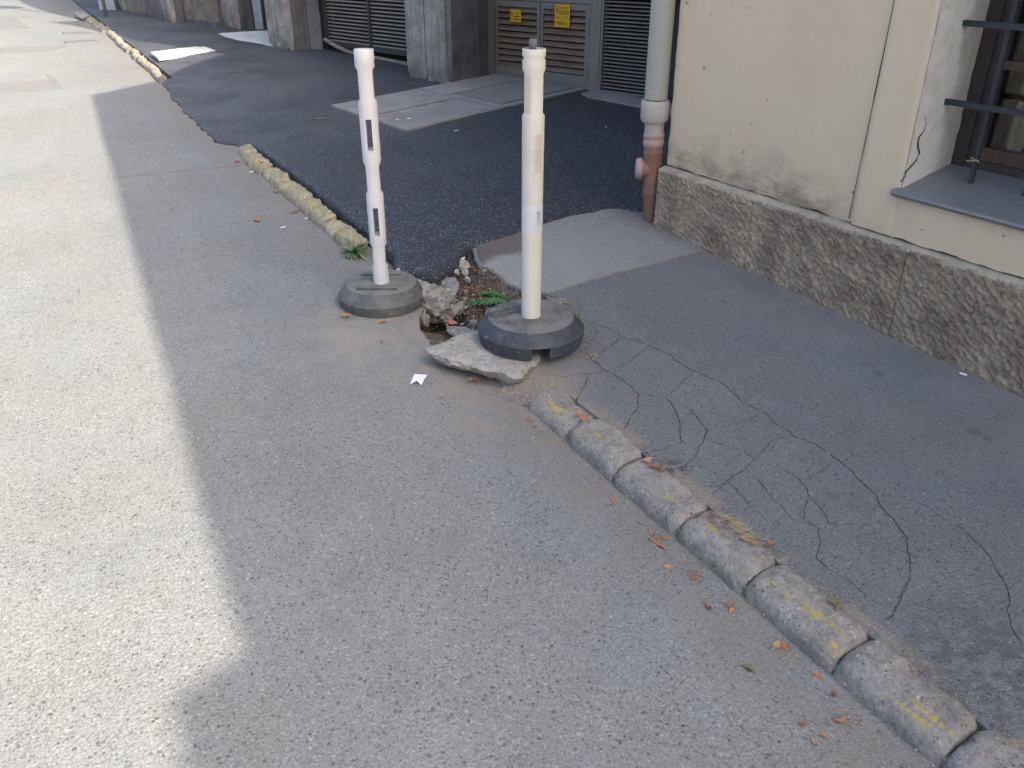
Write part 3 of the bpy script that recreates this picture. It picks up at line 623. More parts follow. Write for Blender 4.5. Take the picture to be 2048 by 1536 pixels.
# plinth stones, hammered
def plinth_stone(y0, y1, x=WALLX - .018, seed=0, mat='plinth', proud=0.):
    st = .0055; ny = max(4, int((y1 - y0) / st)); nz_ = int(.42 / st); V = []
    for i in range(ny + 1):
        y = y0 + (y1 - y0) * i / ny; zb = gz(y) + SW - .03
        for j in range(nz_ + 1):
            z = zb + (PZ - zb) * j / nz_; e = min(y - y0, y1 - y, PZ - z)
            # slanting chisel strokes
            a = y * .80 + z * .60; b = -y * .60 + z * .80
            d = noise.noise(Vector((a * 30 + seed, b * 88, seed))) * .0095 + noise.noise(Vector((a * 60, b * 120 + seed, 3.))) * .0065 + noise.noise(Vector((a * 150, b * 170 + seed, 7.))) * .0042 + fbm(y + seed, z, 5., 9., 2) * .008
            f = min(1., .25 + e / .012); V.append((x - proud - max(d + .006, -.004) * f, y, z))
    n = nz_ + 1; F = [(i * n + j, i * n + j + 1, (i + 1) * n + j + 1, (i + 1) * n + j) for i in range(ny) for j in range(nz_)]
    k = len(V); V += [(x + .06, v[1], v[2]) for v in V]
    bd = [i * n for i in range(ny + 1)] + [ny * n + j for j in range(1, n)] + [i * n + n - 1 for i in range(ny - 1, -1, -1)] + [j for j in range(n - 2, 0, -1)]
    F += [(bd[i], bd[(i + 1) % len(bd)], k + bd[(i + 1) % len(bd)], k + bd[i]) for i in range(len(bd))]
    m = MB(); m.add(V, F); return m.obj('plinth_stone', M[mat], house, smooth=True, angle=60)
for i, (a, b) in enumerate([(2.7015, YF + .012), (1.8885, 2.6985), (1.20, 1.8855), (.5, 1.197), (-.3, .497), (-1.2, -.303)]): plinth_stone(a, b, seed=i * 5.3)
# mortar ledge on top of the plinth
m = MB(); N_ = 260; V = []
for i in range(N_ + 1):
    y = YF + .006 - (YF + 1.2) * i / N_; a = fbm(y, 0, 0, 9., 3) * .006; b = fbm(y, 5, 0, 20., 3) * .004
    V += [(WALLX - .022 + b, y, PZ - .012 + a), (WALLX - .019 + b, y, PZ + .002 + a * .5), (WALLX + .012, y, PB - .006 + a * .3), (WALLX + .05, y, PB - .006)]
m.add(V, [(i * 4 + j, i * 4 + j + 1, i * 4 + j + 5, i * 4 + j + 4) for i in range(N_) for j in range(3)]); m.obj('plinth_cap', M['plinthcap'], house, smooth=True)
m = MB(); m.tube([PL(1788.5 - 91.5 * k / 12, 437 * k / 12, (WALLX + .002, 0, 0), (1, 0, 0)) + Vector((.003, .0005 + .0012 * nz(k, 0, 0, 1.3), 0)) for k in range(13)], [.0016 + .0012 * nz(k, 3, 0, .9) for k in range(13)], 6); m.obj('plaster_crack', M['dark'], house)
# window
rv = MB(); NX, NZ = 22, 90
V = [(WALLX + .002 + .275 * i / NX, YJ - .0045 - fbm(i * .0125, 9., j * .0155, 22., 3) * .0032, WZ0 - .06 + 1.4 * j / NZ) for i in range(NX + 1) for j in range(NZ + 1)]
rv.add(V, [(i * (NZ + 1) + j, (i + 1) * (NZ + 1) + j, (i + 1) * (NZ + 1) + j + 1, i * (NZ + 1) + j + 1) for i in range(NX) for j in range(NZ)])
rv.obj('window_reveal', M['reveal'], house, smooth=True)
# crack down the reveal
crk = [(1850, 230, 0), (1853, 248, 0), (1848, 262, 0), (1838, 275, 0), (1836, 290, 0), (1839, 305, 0), (1832, 322, 0), (1820, 335, 0), (1811, 345, 0), (1812, 352, 0), (1806, 358, 0), (1800, 364, 0)]
m = MB(); pp = [PL(x, y, (0, YJ - .0085, 0), (0, 1, 0)) for x, y, _ in crk[:8]] + [PL(x, y, (WALLX - .0015, 0, 0), (1, 0, 0)) for x, y, _ in crk[8:]]
pp = [p if i > 7 or p.x > WALLX + .004 else Vector((WALLX + .004, p.y, p.z)) for i, p in enumerate(pp)]
m.tube(pp, [.0006, .0010, .0013, .0022, .0026, .0026, .0024, .0022, .0022, .0018, .0020, .0012], 6); m.obj('plaster_crack', M['dark'], house)
win = MB(); FX = 3.12
win.box((FX + .05, YJ - .030, 1.4), (.10, .060, 1.44)); win.box((FX + .052, (YJ + YJ2) / 2, .752), (.10, YJ - YJ2 - .002, .05)); win.box((FX + .05, YJ2 + .03, 1.4), (.10, .06, 1.44)); win.box((FX + .05, (YJ + YJ2) / 2, 2.09), (.10, YJ - YJ2 - .122, .12))
window = win.obj('window', M['frame'], house)
m = MB(); m.box((FX + .035, YJ - .082, 1.4), (.05, .042, 1.25)); m.obj('sash_stile', M['frame'], window)
m = MB(); m.box((FX + .036, (YJ + YJ2) / 2 - .02, 1.118), (.045, YJ - YJ2 - .17, .030)); m.box((FX + .036, (YJ + YJ2) / 2 - .02, .802), (.046, YJ - YJ2 - .17, .048)); m.obj('glazing_bar', M['woodd'], window)
for a, b in ((.828, 1.102), (1.134, 1.9)):
    m = MB(); m.box((FX + .04, (YJ + YJ2) / 2 - .02, (a + b) / 2), (.004, YJ - YJ2 - .165, b - a)); m.obj('pane', M['glass'], window)
# inner casement and room seen through the glass
m = MB(); XI = 3.30
m.box((XI, YJ - .095, 1.3), (.04, .07, 1.3)); m.box((XI + .002, YJ - .34, 1.3), (.04, .05, 1.3)); m.box((XI + .001, 1.4, 1.02), (.038, 1., .035)); m.box((XI + .001, 1.4, 1.33), (.038, 1., .035)); m.box((XI + .004, YJ - .22, 1.18), (.02, .20, .28)); m.obj('inner_sash', M['wood'], window)
m = MB(); m.box((XI + .04, YJ - .23, 1.25), (.006, .012, 1.2)); m.box((XI + .012, YJ - .155, 1.3), (.03, .03, 1.2)); m.obj('inner_glazing_bar', M['woodd'], window)
m = MB(); m.box((3.235, 1.4, .79), (.16, 1.17, .03)); m.obj('inner_sill', M['wtan'], window)
m = MB(); m.box((3.9, 1.4, 1.3), (.02, 2.4, 2.2)); m.box((3.55, YJ + .055, 1.3), (.7, .02, 2.2)); m.box((3.55, 1.4, .2), (.7, 2.4, .02)); m.box((3.55, YJ2 - .1, 1.3), (.7, .02, 2.2)); m.obj('room', M['wood'], house)
# zinc sill
m = MB(); y0, y1 = YJ2 - .05, 2.004
S = [(WALLX - .034, .668), (WALLX - .032, .678), (WALLX + .275, .748), (WALLX + .275, .70), (WALLX - .02, .655)]
def sx(q, y): return (q[0], y, q[1])
m.add([sx(q, y0) for q in S] + [sx(q, y1 if k in (0, 1, 4) else YJ + .001) for k, q in enumerate(S)], [(0, 1, 6, 5), (1, 2, 7, 6), (2, 3, 8, 7), (3, 4, 9, 8), (4, 0, 5, 9), (5, 6, 7, 8, 9), (4, 3, 2, 1, 0)]); m.obj('window_sill', M['sillm'], house)
grille = empty('window_grille', (3.0, YJ, .70), 'dark iron window grille set in the white window reveal', 'window grille')
for zt in (1.266, .999):
    m = MB(); m.box((3.0, (YJ + .012 + YJ2) / 2, zt - .010), (.016, YJ + .024 - YJ2, .020)); m.obj('horizontal_bar', M['bar'], grille)
for px, py in ((1938, 368), (2046, 398), (2150, 430)):
    p = PL(px, py, (3.0 + .002, 0, 0), (1, 0, 0)); m = MB(); m.box((3.0 + .010, p.y, 1.32), (.014, .016, 1.26)); m.obj('vertical_bar', M['bar'], grille)
m = MB(); p = PL(1945, 322, (2.99, 0, 0), (1, 0, 0)); rr = random.Random(3)
m.tube([p + Vector((rr.uniform(-.004, .006), .022 - .006 * k, rr.uniform(-.004, .004) - .004 + .0015 * k)) for k in range(8)], .0022, 5); m.tube([p + Vector((.0, .010 - .012 * k, .012 - .004 * k)) for k in range(4)], .0015, 5); tag(m.obj('twine', M['straw'], None, p), 'frayed bit of pale twine knotted round a grille bar', 'twine')

# ------------------------------------------------------------------ downpipe at the house corner
PYY = YF + .085
bx = Vector((2.862, PYY, gz(PYY) + SW))
pipe = empty('downpipe', bx, 'grey and terracotta drainpipe standing at the corner of the yellow house', 'drainpipe')
def pz(py): return PL(1318, py, (0, PYY, 0), (0, 1, 0)).z
ax = lambda z: Vector((2.838 + .030 * max(0, (.75 - z)) / .6, PYY, z))
def pipe_part(name, prof, mat, par=None):
    m = MB(); pts = [ax(z) for r, z in prof]; m.tube(pts, [r for r, z in prof], 28); return m.obj(name, mat, par or pipe, smooth=True, angle=35)
pipe_part('upper_pipe', [(.058, pz(197)), (.058, 1.2), (.058, 2.0), (.058, WTOP)], M['pipeg'])
pipe_part('sleeve', [(.064, pz(241)), (.072, pz(236)), (.072, pz(204)), (.069, pz(199)), (.060, pz(199))], M['pipew'])
pipe_part('reducer', [(.049, pz(268)), (.049, pz(247)), (.056, pz(240)), (.064, pz(236))], M['pipew'])
pipe_part('collar', [(.050, pz(290)), (.0545, pz(287)), (.0545, pz(279)), (.051, pz(277)), (.051, pz(274)), (.0545, pz(272)), (.0545, pz(266)), (.050, pz(264))], M['pipep'])
pipe_part('tee', [(.044, pz(365)), (.049, pz(350)), (.050, pz(305)), (.0515, pz(304)), (.0515, pz(300)), (.049, pz(299)), (.049, pz(288))], M['piper'])
pipe_part('lower_pipe', [(.036, gz(PYY) + SW - .03), (.038, pz(440)), (.045, pz(395)), (.046, pz(388)), (.050, pz(385)), (.050, pz(376)), (.046, pz(372)), (.045, pz(355))], M['pipeb'])
d = Vector((-.80, .52, 0)).normalized(); c0 = ax(pz(335)); m = MB()
m.tube([c0, c0 + d * .045, c0 + d * .060], [.046, .046, .047], 24); m.obj('cleanout_branch', M['piper'], pipe, smooth=True, angle=35)
m = MB(); m.tube([c0 + d * .058, c0 + d * .060, c0 + d * .080, c0 + d * .082, c0 + d * .088], [.050, .054, .054, .050, .048], 28); m.obj('cleanout_cap', M['pipep'], pipe, smooth=True, angle=35)

# ------------------------------------------------------------------ building at the back with pillars, louvre doors and gate
YH = .070
P1 = Vector((4.439, 7.998, 0)); U = Vector((.302, -.953, 0)).normalized(); NI = Vector((-U.y, U.x, 0))     # NI points into the building
bb = (P1.x, P1.y, gz(P1.y) + YH)
bld = empty('transformer_building', bb, 'grey concrete building with pillars and rusty louvre doors behind the asphalt yard', 'building')
def fb(m, u0, u1, h0, h1, o0, o1, org=P1, uu=U, nn=NI, zb=None, bev=0.):
    """box in facade coordinates: u along, h above the yard, o outwards (towards the street)"""
    c = org + uu * ((u0 + u1) / 2) - nn * ((o0 + o1) / 2); z = (zb if zb is not None else gz(org.y) + YH)
    Mx = Matrix.Translation((c.x, c.y, z + (h0 + h1) / 2)) @ Matrix(((uu.x, nn.x, 0, 0), (uu.y, nn.y, 0, 0), (0, 0, 1, 0), (0, 0, 0, 1)))
    return m.box((0, 0, 0), (abs(u1 - u0), abs(o1 - o0), abs(h1 - h0)), Mx, bev)
def part(name, mat, par, *boxes, **k):
    m = MB()
    for b in boxes: fb(m, *b, **k)
    return m.obj(name, M[mat], par)
SLP = .953 * SL     # the yard falls along u
part('wall', 'greypanel', bld, (-.16, 3.2, .80, 2.3, -.3, -.02), (-.16, 3.2, -.3, .8, -.5, -.22)); part('threshold', 'steel', bld, (-.05, 1.26, -.14, .003, -.10, .004))
part('door_frame', 'steel', bld, (-.075, -.012, -.02, .80, -.06, .012), (1.20, 1.325, -.07, .80, -.06, .014), (-.012, 1.20, .715, .80, -.06, .010))
part('dark_backing', 'dark', bld, (-.01, 1.2, -.05, .715, -.10, -.075), (1.325, 1.95, -.09, .80, -.12, -.10))
def slat_mesh(name, L, dep, th, tilt, mat, lip=0.):
    m = MB(); m.box((0, 0, 0), (L, dep, th), Matrix.Rotation(tilt, 4, 'X'))
    if lip: m.box((0, -dep / 2 * math.cos(tilt), -dep / 2 * math.sin(tilt) - lip / 2), (L, th * 1.05, lip))
    return m.mesh(name, M[mat])
def put_slat(me, par, u, h, o, org=P1, uu=U, nn=NI):
    c = org + uu * u - nn * o; z = gz(org.y) + YH + h
    return link('slat', me, None, par, Vector((c.x, c.y, z)) - wloc(par), (0, 0, math.atan2(uu.y, uu.x)))
for k, (a, b, hb0, sign) in enumerate(((0., .588, .010, 1), (.600, 1.19, .004, 1))):
    m = MB(); fb(m, a, b, hb0, hb0 + .085, -.035, .004); fb(m, a, b, .655, .71, -.035, .004); fb(m, a, a + .03, hb0 + .085, .655, -.035, .004); fb(m, b - (.036 if k == 0 else .045), b, hb0 + .085, .655, -.035, .004)
    dr = m.obj('louvre_door', M['steell'], bld)
    me = slat_mesh('slat', b - a - .066, .052, .007, R(52), 'slatb')
    for i in range(10): put_slat(me, dr, (a + b) / 2 - .003, .118 + i * .0568, -.012)
    if k == 1: part('hinge', 'darkmetal', dr, (b + .002, b + .014, .45, .60, -.02, .012)); part('hinge', 'darkmetal', dr, (b + .002, b + .014, .05, .16, -.02, .012))
    else: part('hinge', 'darkmetal', dr, (a - .014, a - .002, .48, .60, -.02, .012))
    if k == 1: part('handle', 'steell', dr, (a - .004, a + .014, .30, .345, .004, .03))
lv = MB(); fb(lv, 1.330, 1.352, -.065, .80, -.06, .012); fb(lv, 1.352, 1.95, .775, .80, -.06, .012); fb(lv, 1.352, 1.95, -.075, -.035, -.06, .012); fb(lv, 1.91, 1.95, -.035, .775, -.06, .0122)
lv = lv.obj('louvre_panel', M['steel'], bld)
me = slat_mesh('slat', .56, .022, .004, R(14), 'slatg', .005)
for i in range(25): put_slat(me, lv, 1.631, -.018 + i * .0318, -.022)
# pillars and walls further along
def vbox(name, mat, par, pts, h0, h1, zb=None):
    z = [gz(p[1]) + YH for p in pts] if zb is None else [zb] * len(pts); return prism(name, [(p[0], p[1]) for p in pts], [a + h0 for a in z], [a + h1 for a in z], M[mat], par)
def rough_pillar(c, wu, dn, htop, seed, uu=U, nn=NI, worn=.03, mats=('pillar', 'pillard')):
    """two cast planks in front, flank shade put into its colour, spalled foot; c is the near front corner"""
    c = Vector((c[0], c[1], 0)); 
    root = empty('pillar', (0, 0, 0)); root.parent = bld; root.location = Vector((c.x, c.y, gz(c.y) + YH)) - wloc(bld)
    def slab(name, u0, u1, o0, o1, mat, gap=.0):
        nu, nh = 8, 26; V = []; dpt = o1 - o0
        for side in (0, 1):
            for i in range(nu + 1):
                for j in range(nh + 1):
                    t = i / nu; u = u0 + (u1 - u0) * t; h = -.06 + (htop + .06) * (j / nh) ** 1.6
                    foot = max(0., 1 - h / .16) ** 1.5; ed = 1 - min(1., min(t, 1 - t) * (u1 - u0) / .02)
                    er = (foot * (.5 + fbm(u + seed, h, side, 14., 3)) * worn * 1.6 if foot > 0 else 0) + fbm(u + seed, h * .6, side, 9., 3) * .005 + ed * (.004 + .006 * fbm(u, h + seed, 2., 18., 2))
                    er = max(-.006, er); o = (o0 + max(0, er)) if side == 0 else o1 - max(0, er) * .5
                    p = c + uu * u + nn * o; V.append((p.x, p.y, gz(c.y) + YH + h))
        n = nh + 1; K = (nu + 1) * n; F = []
        for i in range(nu):
            for j in range(nh):
                F.append((i * n + j, i * n + j + 1, (i + 1) * n + j + 1, (i + 1) * n + j)); F.append((K + i * n + j, K + (i + 1) * n + j, K + (i + 1) * n + j + 1, K + i * n + j + 1))
        for j in range(nh): F.append((j, K + j, K + j + 1, j + 1)); F.append((nu * n + j, nu * n + j + 1, K + nu * n + j + 1, K + nu * n + j))
        for i in range(nu): F.append((i * n + nh, K + i * n + nh, K + (i + 1) * n + nh, (i + 1) * n + nh))
        m = MB(); m.add(V, F); return m.obj(name, M[mat], root, smooth=True, angle=45)
    slab('plank', -wu, -wu * .52, 0, .09, mats[0]); slab('plank', -wu * .50, 0, .004, .09, mats[0])
    m = MB(); z = gz(c.y) + YH
    q = [c + uu * -.004 + nn * .085, c + uu * -.002 + nn * dn, c + uu * (-wu + .02) + nn * dn, c + uu * (-wu + .02) + nn * .085]
    nh = 10; V = []
    for j in range(nh + 1): V += [(p.x, p.y, z - .08 + (htop + .08) * j / nh) for p in q]
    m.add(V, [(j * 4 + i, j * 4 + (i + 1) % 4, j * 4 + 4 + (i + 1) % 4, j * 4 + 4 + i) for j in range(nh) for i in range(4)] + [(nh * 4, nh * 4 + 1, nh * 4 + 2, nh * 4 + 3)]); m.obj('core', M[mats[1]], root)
    return root
rough_pillar((3.718, 7.690), .56, .44, 2.1, 1.)
rough_pillar((3.006, 10.442), .40, .30, 2.1, 7., worn=.045)
Uc = Vector((.17, -.985, 0)).normalized(); Nc = Vector((-Uc.y, Uc.x, 0))
rough_pillar((2.960, 12.73), .42, .27, 2.1, 13., Uc, Nc, .05); rough_pillar((2.331, 13.98), .26, .22, 2.1, 19., Uc, Nc, .02); rough_pillar((2.02, 16.30), .24, .24, 2.1, 23., Uc, Nc, .02)
qB = Vector((3.718, 7.690, 0)) + NI * .44
vbox('panel', 'greypanel', bld, [(qB.x - .01, qB.y - .02), (4.315, 7.935), (4.30, 8.2), (qB.x - .05, qB.y + .3)], -.08, 2.1)
vbox('jamb', 'steel', bld, [(4.318, 7.937), (4.425, 7.985), (4.40, 8.25), (4.30, 8.22)], -.08, 2.1)
qA = Vector((3.006, 10.442, 0)) + NI * .30
vbox('panel', 'greypanel', bld, [(qA.x + .0, qA.y - .03), (3.43, 10.46), (3.40, 10.7), (qA.x - .04, qA.y + .25)], -.06, .42); vbox('panel', 'pillard', bld, [(qA.x + .003, qA.y - .028), (3.427, 10.463), (3.40, 10.7), (qA.x - .04, qA.y + .25)], .42, 2.1)
# louvre gate between two pillars
GA = Vector((3.46, 10.52, 0)); GB = Vector((3.95, 8.55, 0)); Ug = (GB - GA).normalized(); Ng = Vector((-Ug.y, Ug.x, 0)); Lg = (GB - GA).length
zg = gz(GA.y) + YH
GK = dict(org=GA, uu=Ug, nn=Ng, zb=zg)
part('gate_post', 'darkmetal', bld, (0.0, .07, -.1, 2.1, -.1, .0), **GK); part('gate_post', 'darkmetal', bld, (Lg - .10, Lg + .02, -.1, 2.1, -.1, .0), **GK)
part('dark_backing', 'dark', bld, (.07, Lg - .1, -.1, 2.1, -.16, -.14), **GK)
gt = MB(); fb(gt, .075, Lg - .105, .045, .10, -.06, -.012, **GK); fb(gt, .075, .10, .10, 1.5, -.06, -.012, **GK); fb(gt, Lg - .13, Lg - .105, .10, 1.5, -.06, -.012, **GK); fb(gt, Lg * .47, Lg * .47 + .03, .10, 1.5, -.05, .0, **GK)
gt = gt.obj('louvre_gate', M['darkmetal'], bld)
me = slat_mesh('slat', Lg - .23, .022, .005, R(15), 'slatg', .009)
for i in range(30): put_slat(me, gt, Lg / 2 - .01, .115 + i * .0395, -.035, GA, Ug, Ng)
def edge_strip():
    m = MB(); pts = []
    for k in range(26):
        t = k / 25; p = GA + Ug * (.06 + t * (Lg - .15)) + Ng * -.02; sag = math.sin(min(1., t * 2.2) * math.pi / 2)
        pts.append((p.x, p.y, gz(p.y) + YH + .012 + .10 * (1 - sag) ** 1.5))
    V = []
    for p in pts: V += [(p[0] - .02, p[1] - .006, p[2] + .004), (p[0] + .012, p[1], p[2] + .028), (p[0] + .03, p[1], p[2] + .012), (p[0], p[1], p[2] - .02)]
    m.add(V, [(k * 4 + i, k * 4 + (i + 1) % 4, k * 4 + 4 + (i + 1) % 4, k * 4 + 4 + i) for k in range(25) for i in range(4)]); return m
tag(edge_strip().obj('bent_board', M['planks'], None, (GA.x, GA.y, zg)), 'pale bent board lying along the foot of the louvre gate', 'board')
m = MB(); p = GA + Ug * (Lg - .26); m.box((p.x, p.y, gz(p.y) + YH + .022), (.05, .16, .03), Matrix.Translation((p.x, p.y, 0)) @ Matrix.Rotation(.5, 4, 'Z') @ Matrix.Translation((-p.x, -p.y, 0))); tag(m.obj('wood_offcut', M['planks'], None, (p.x, p.y, gz(p.y) + YH)), 'small wood offcut under the louvre gate beside the pillar', 'wood offcut')
vbox('post', 'bluepanel', bld, [(3.225, 12.70), (3.315, 12.62), (3.40, 12.75), (3.28, 12.85)], -.05, 2.1)
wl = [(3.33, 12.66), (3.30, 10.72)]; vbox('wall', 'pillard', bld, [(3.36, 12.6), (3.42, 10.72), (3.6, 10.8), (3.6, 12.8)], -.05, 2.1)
a, b = Vector((2.56, 13.98, 0)), Vector((2.80, 13.12, 0)); du = (b - a).normalized(); dn = Vector((-du.y, du.x, 0)); LL = (b - a).length
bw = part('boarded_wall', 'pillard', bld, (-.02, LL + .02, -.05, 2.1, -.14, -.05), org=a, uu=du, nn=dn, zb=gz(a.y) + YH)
part('skirting', 'pillard', bld, (0., LL, -.05, .055, -.05, .022), org=a, uu=du, nn=dn, zb=gz(a.y) + YH)
for i in range(6):
    m = MB(); o = random.Random(i).uniform(-.008, .012); fb(m, LL * i / 6 + .004, LL * (i + 1) / 6 - .004, .05, 2.1, -.05, .004 + o, org=a, uu=du, nn=dn, zb=gz(a.y) + YH); m.obj('board', M['planks'], bw)
vbox('wall', 'planks', bld, [(2.06, 16.1), (2.25, 15.6), (2.33, 14.25), (2.6, 14.3), (2.6, 16.2)], -.05, 2.1)
# upper floors out of view, outline set by the shadow across the far road
c2 = caster([(448, 110, .06), (368, 100, .06), (332, 90, .06), (259, 85, 0), (229, 71, 0), (166, 55, 0), (100, 44, 0), (163, 41, 0), (116, 30, 0), (66, 15, 0), (43, 5, 0)], 0)
c2 = [(12, c2[0][1] + .003, c2[0][2])] + c2 + [(c2[-1][0] - .3, 26, c2[-1][2]), (12, 26, c2[-1][2])]
prism('shadow_floor', [(p[0], p[1] + .003) for p in c2], 2.35, [p[2] for p in c2], M['pillar'], bld)
# far end: pale wall and a sign post
far_w = MB(); far_w.add([(1.70, 16.75, gz(16.7) + .02), (1.93, 16.62, gz(16.6) + .02), (2.1, 17.2, gz(17) + .02), (1.8, 17.4, gz(17) + .02)] + [(1.70, 16.75, gz(16.7) + 1.2), (1.93, 16.62, gz(16.6) + 1.2), (2.1, 17.2, gz(17) + 1.2), (1.8, 17.4, gz(17) + 1.2)], [(0, 1, 5, 4), (1, 2, 6, 5), (2, 3, 7, 6), (3, 0, 4, 7), (4, 5, 6, 7)])
tag(far_w.obj('low_wall', M['bluepanel'], None, (1.8, 16.8, gz(16.8))), 'short pale grey wall block beyond the far pillars', 'wall')
sp = empty('sign_post', (1.655, 15.59, gz(15.59) + .06), 'thin grey street sign post on the far sidewalk', 'sign post')
m = MB(); m.tube([(1.655, 15.59, gz(15.59) + .03), (1.655, 15.59, gz(15.59) + 2.6)], .026, 12); m.obj('pole', M['steell'], sp, smooth=True)
m = MB(); m.lathe([(.30, 0), (.30, .006)], 28, Matrix.Translation((1.655, 15.555, gz(15.59) + 2.4)) @ Matrix.Rotation(R(90), 4, 'X')); m.obj('sign_plate', M['steell'], sp)

# ------------------------------------------------------------------ warning signs
def fmat(u, h, o):
    c = P1 + U * u - NI * o; return Matrix.Translation((c.x, c.y, gz(P1.y) + YH + h)) @ Matrix(((U.x, 0, -NI.x, 0), (U.y, 0, -NI.y, 0), (0, 1, 0, 0), (0, 0, 0, 1)))
def text_obj(s, size, Mx, mat, par, sx=1., name='lettering', depth=.0):
    cu = bpy.data.curves.new('t', 'FONT'); cu.body = s; cu.size = size; cu.align_x = 'CENTER'; cu.align_y = 'CENTER'; cu.extrude = depth; cu.resolution_u = 3
    t = bpy.data.objects.new('t', cu); COL.objects.link(t); dg = bpy.context.evaluated_depsgraph_get(); me = bpy.data.meshes.new_from_object(t.evaluated_get(dg)); bpy.data.objects.remove(t)
    base = wloc(par); Mt = Matrix.Translation(-base) @ Mx @ Matrix.Diagonal((sx, 1, 1, 1)); me.transform(Mt); me.materials.clear(); me.materials.append(mat)
    return link(name, me, None, par)
def shape(name, pts, Mx, mat, par, th=.0006):
    n = len(pts); m = MB(); m.add([(x, y, 0) for x, y in pts] + [(x, y, th) for x, y in pts], [tuple(range(n, 2 * n)), tuple(range(n - 1, -1, -1))] + [(i, (i + 1) % n, n + (i + 1) % n, n + i) for i in range(n)], Mx); return m.obj(name, mat, par)
def rect(x0, x1, y0, y1): return [(x0, y0), (x1, y0), (x1, y1), (x0, y1)]
BOLT = [(.30, 1.), (.52, 1.), (.34, .60), (.66, .66), (.46, .14), (.58, .16), (.36, 0), (.30, .22), (.38, .18), (.44, .50), (.12, .46)]
def sign(u0, u1, h0, h1, big, label):
    W, Hh = u1 - u0, h1 - h0; c = P1 + U * (u0 + u1) / 2 - NI * .010
    s = empty('warning_sign', (c.x, c.y, gz(P1.y) + YH + h0), label, 'warning sign')
    m = MB(); fb(m, u0, u1, h0, h1, .012, .016); m.obj('plate', M['sign'], s)
    q = fmat(u0, h0, .0166); b = (W * .06, Hh * (.56 if big else .28), W * .26, Hh * (.38 if big else .58))
    shape('bolt', [(b[0] + x * b[2], b[1] + y * b[3]) for x, y in BOLT], q, M['ink'], s)
    if big:
        text_obj('VIGYÁZZ!', Hh * .155, q @ Matrix.Translation((W * .615, Hh * .825, .0008)), M['ink'], s, W * .62 / (Hh * .155 * 4.45))
        for i, (a, x0) in enumerate(((.70, .26), (.665, .26), (.60, .27), (.565, .27))): shape('print_line', rect(W * x0, W * .93, Hh * a, Hh * (a + .018)), q, M['ink'], s)
        text_obj('ELMŰ', Hh * .085, q @ Matrix.Translation((W * .22, Hh * .43, .0008)), M['ink'], s, .9); shape('print_line', rect(W * .55, W * .93, Hh * .43, Hh * .45), q, M['ink'], s); shape('print_line', rect(W * .06, W * .94, Hh * .345, Hh * .352), q, M['ink'], s)
        text_obj('40062', Hh * .24, q @ Matrix.Translation((W * .5, Hh * .17, .0008)), M['ink'], s, W * .80 / (Hh * .24 * 2.75))
    else:
        text_obj('Vigyázz!', Hh * .17, q @ Matrix.Translation((W * .62, Hh * .70, .0008)), M['ink'], s, .75)
        for a in (.44, .40, .22, .18): shape('print_line', rect(W * .34, W * .88, Hh * a, Hh * (a + .035)), q, M['ink'], s)
sign(.215, .357, .518, .632, False, 'small square yellow high voltage warning sign on the left louvre door')
sign(.785, .965, .505, .700, True, 'tall yellow warning sign reading VIGYÁZZ and 40062 on the louvre door')

# ------------------------------------------------------------------ concrete apron with the chequer plate in front of the doors
cL, cF, cR_, cB = Vector((2.349, 7.13)), Vector((2.544, 5.99)), Vector((4.76, 6.83)), Vector((4.43, 7.965))
def ap(s, t): return (cL * (1 - t) + cF * t) * (1 - s) + (cB * (1 - t) + cR_ * t) * s
apron = empty('concrete_apron', (3.5, 7., gz(7.) + .07)); tag(apron, kind='structure')
def ap_slab(name, s0, s1, t0, t1, h, mat, par, th=.05, g=.0035):
    q = [ap(s0 + g, t0 + g * 2), ap(s1 - g, t0 + g * 2), ap(s1 - g, t1 - g * 2), ap(s0 + g, t1 - g * 2)]; m = MB()
    m.add([(p.x, p.y, gz(p.y) + h) for p in q] + [(p.x, p.y, gz(p.y) + h - th) for p in q], [(3, 2, 1, 0), (0, 1, 5, 4), (1, 2, 6, 5), (2, 3, 7, 6), (3, 0, 4, 7)]); return m.obj(name, M[mat], par)
AH = .091
ap_slab('slab', 0, .47, 0, .50, AH, 'apron', apron); ap_slab('slab', 0, .47, .50, 1, AH - .004, 'apron', apron); ap_slab('slab', .47, 1, 0, .36, AH + .002, 'apron', apron); ap_slab('slab', .47, .52, .36, 1, AH + .001, 'apron', apron, g=.002); ap_slab('slab', .52, 1, .92, 1, AH + .001, 'apron', apron, g=.001); ap_slab('bed', .02, .98, .03, .97, AH - .012, 'crackdirt', apron)
cp = ap(.76, .64); hatch = empty('access_hatch', (cp.x, cp.y, gz(cp.y) + AH), 'chequered steel hatch plate set in the concrete apron before the louvre doors', 'hatch')
ap_slab('plate', .526, .985, .375, .91, AH + .004, 'plate', hatch, .01)
m = MB(); rr = 0
for i in range(44):
    for j in range(22):
        s = .532 + .447 * (i + .5) / 44; t = .385 + .515 * (j + .5) / 22; p = ap(s, t); a = .75 if (i + j) % 2 else -.75
        e = (ap(s + .01, t) - ap(s, t)).normalized(); f = Vector((-e.y, e.x)); d1 = (e * math.cos(a) + f * math.sin(a)) * .014; d2 = Vector((-d1.y, d1.x)) * .28; z = gz(p.y) + AH + .0045
        m.add([(p.x - d1.x, p.y - d1.y, z), (p.x + d2.x, p.y + d2.y, z), (p.x + d1.x, p.y + d1.y, z), (p.x - d2.x, p.y - d2.y, z), (p.x, p.y, z + .003)], [(0, 1, 4)[::-1], (1, 2, 4)[::-1], (2, 3, 4)[::-1], (3, 0, 4)[::-1]])
tag(m.obj('tread', M['plate'], hatch), kind='stuff')
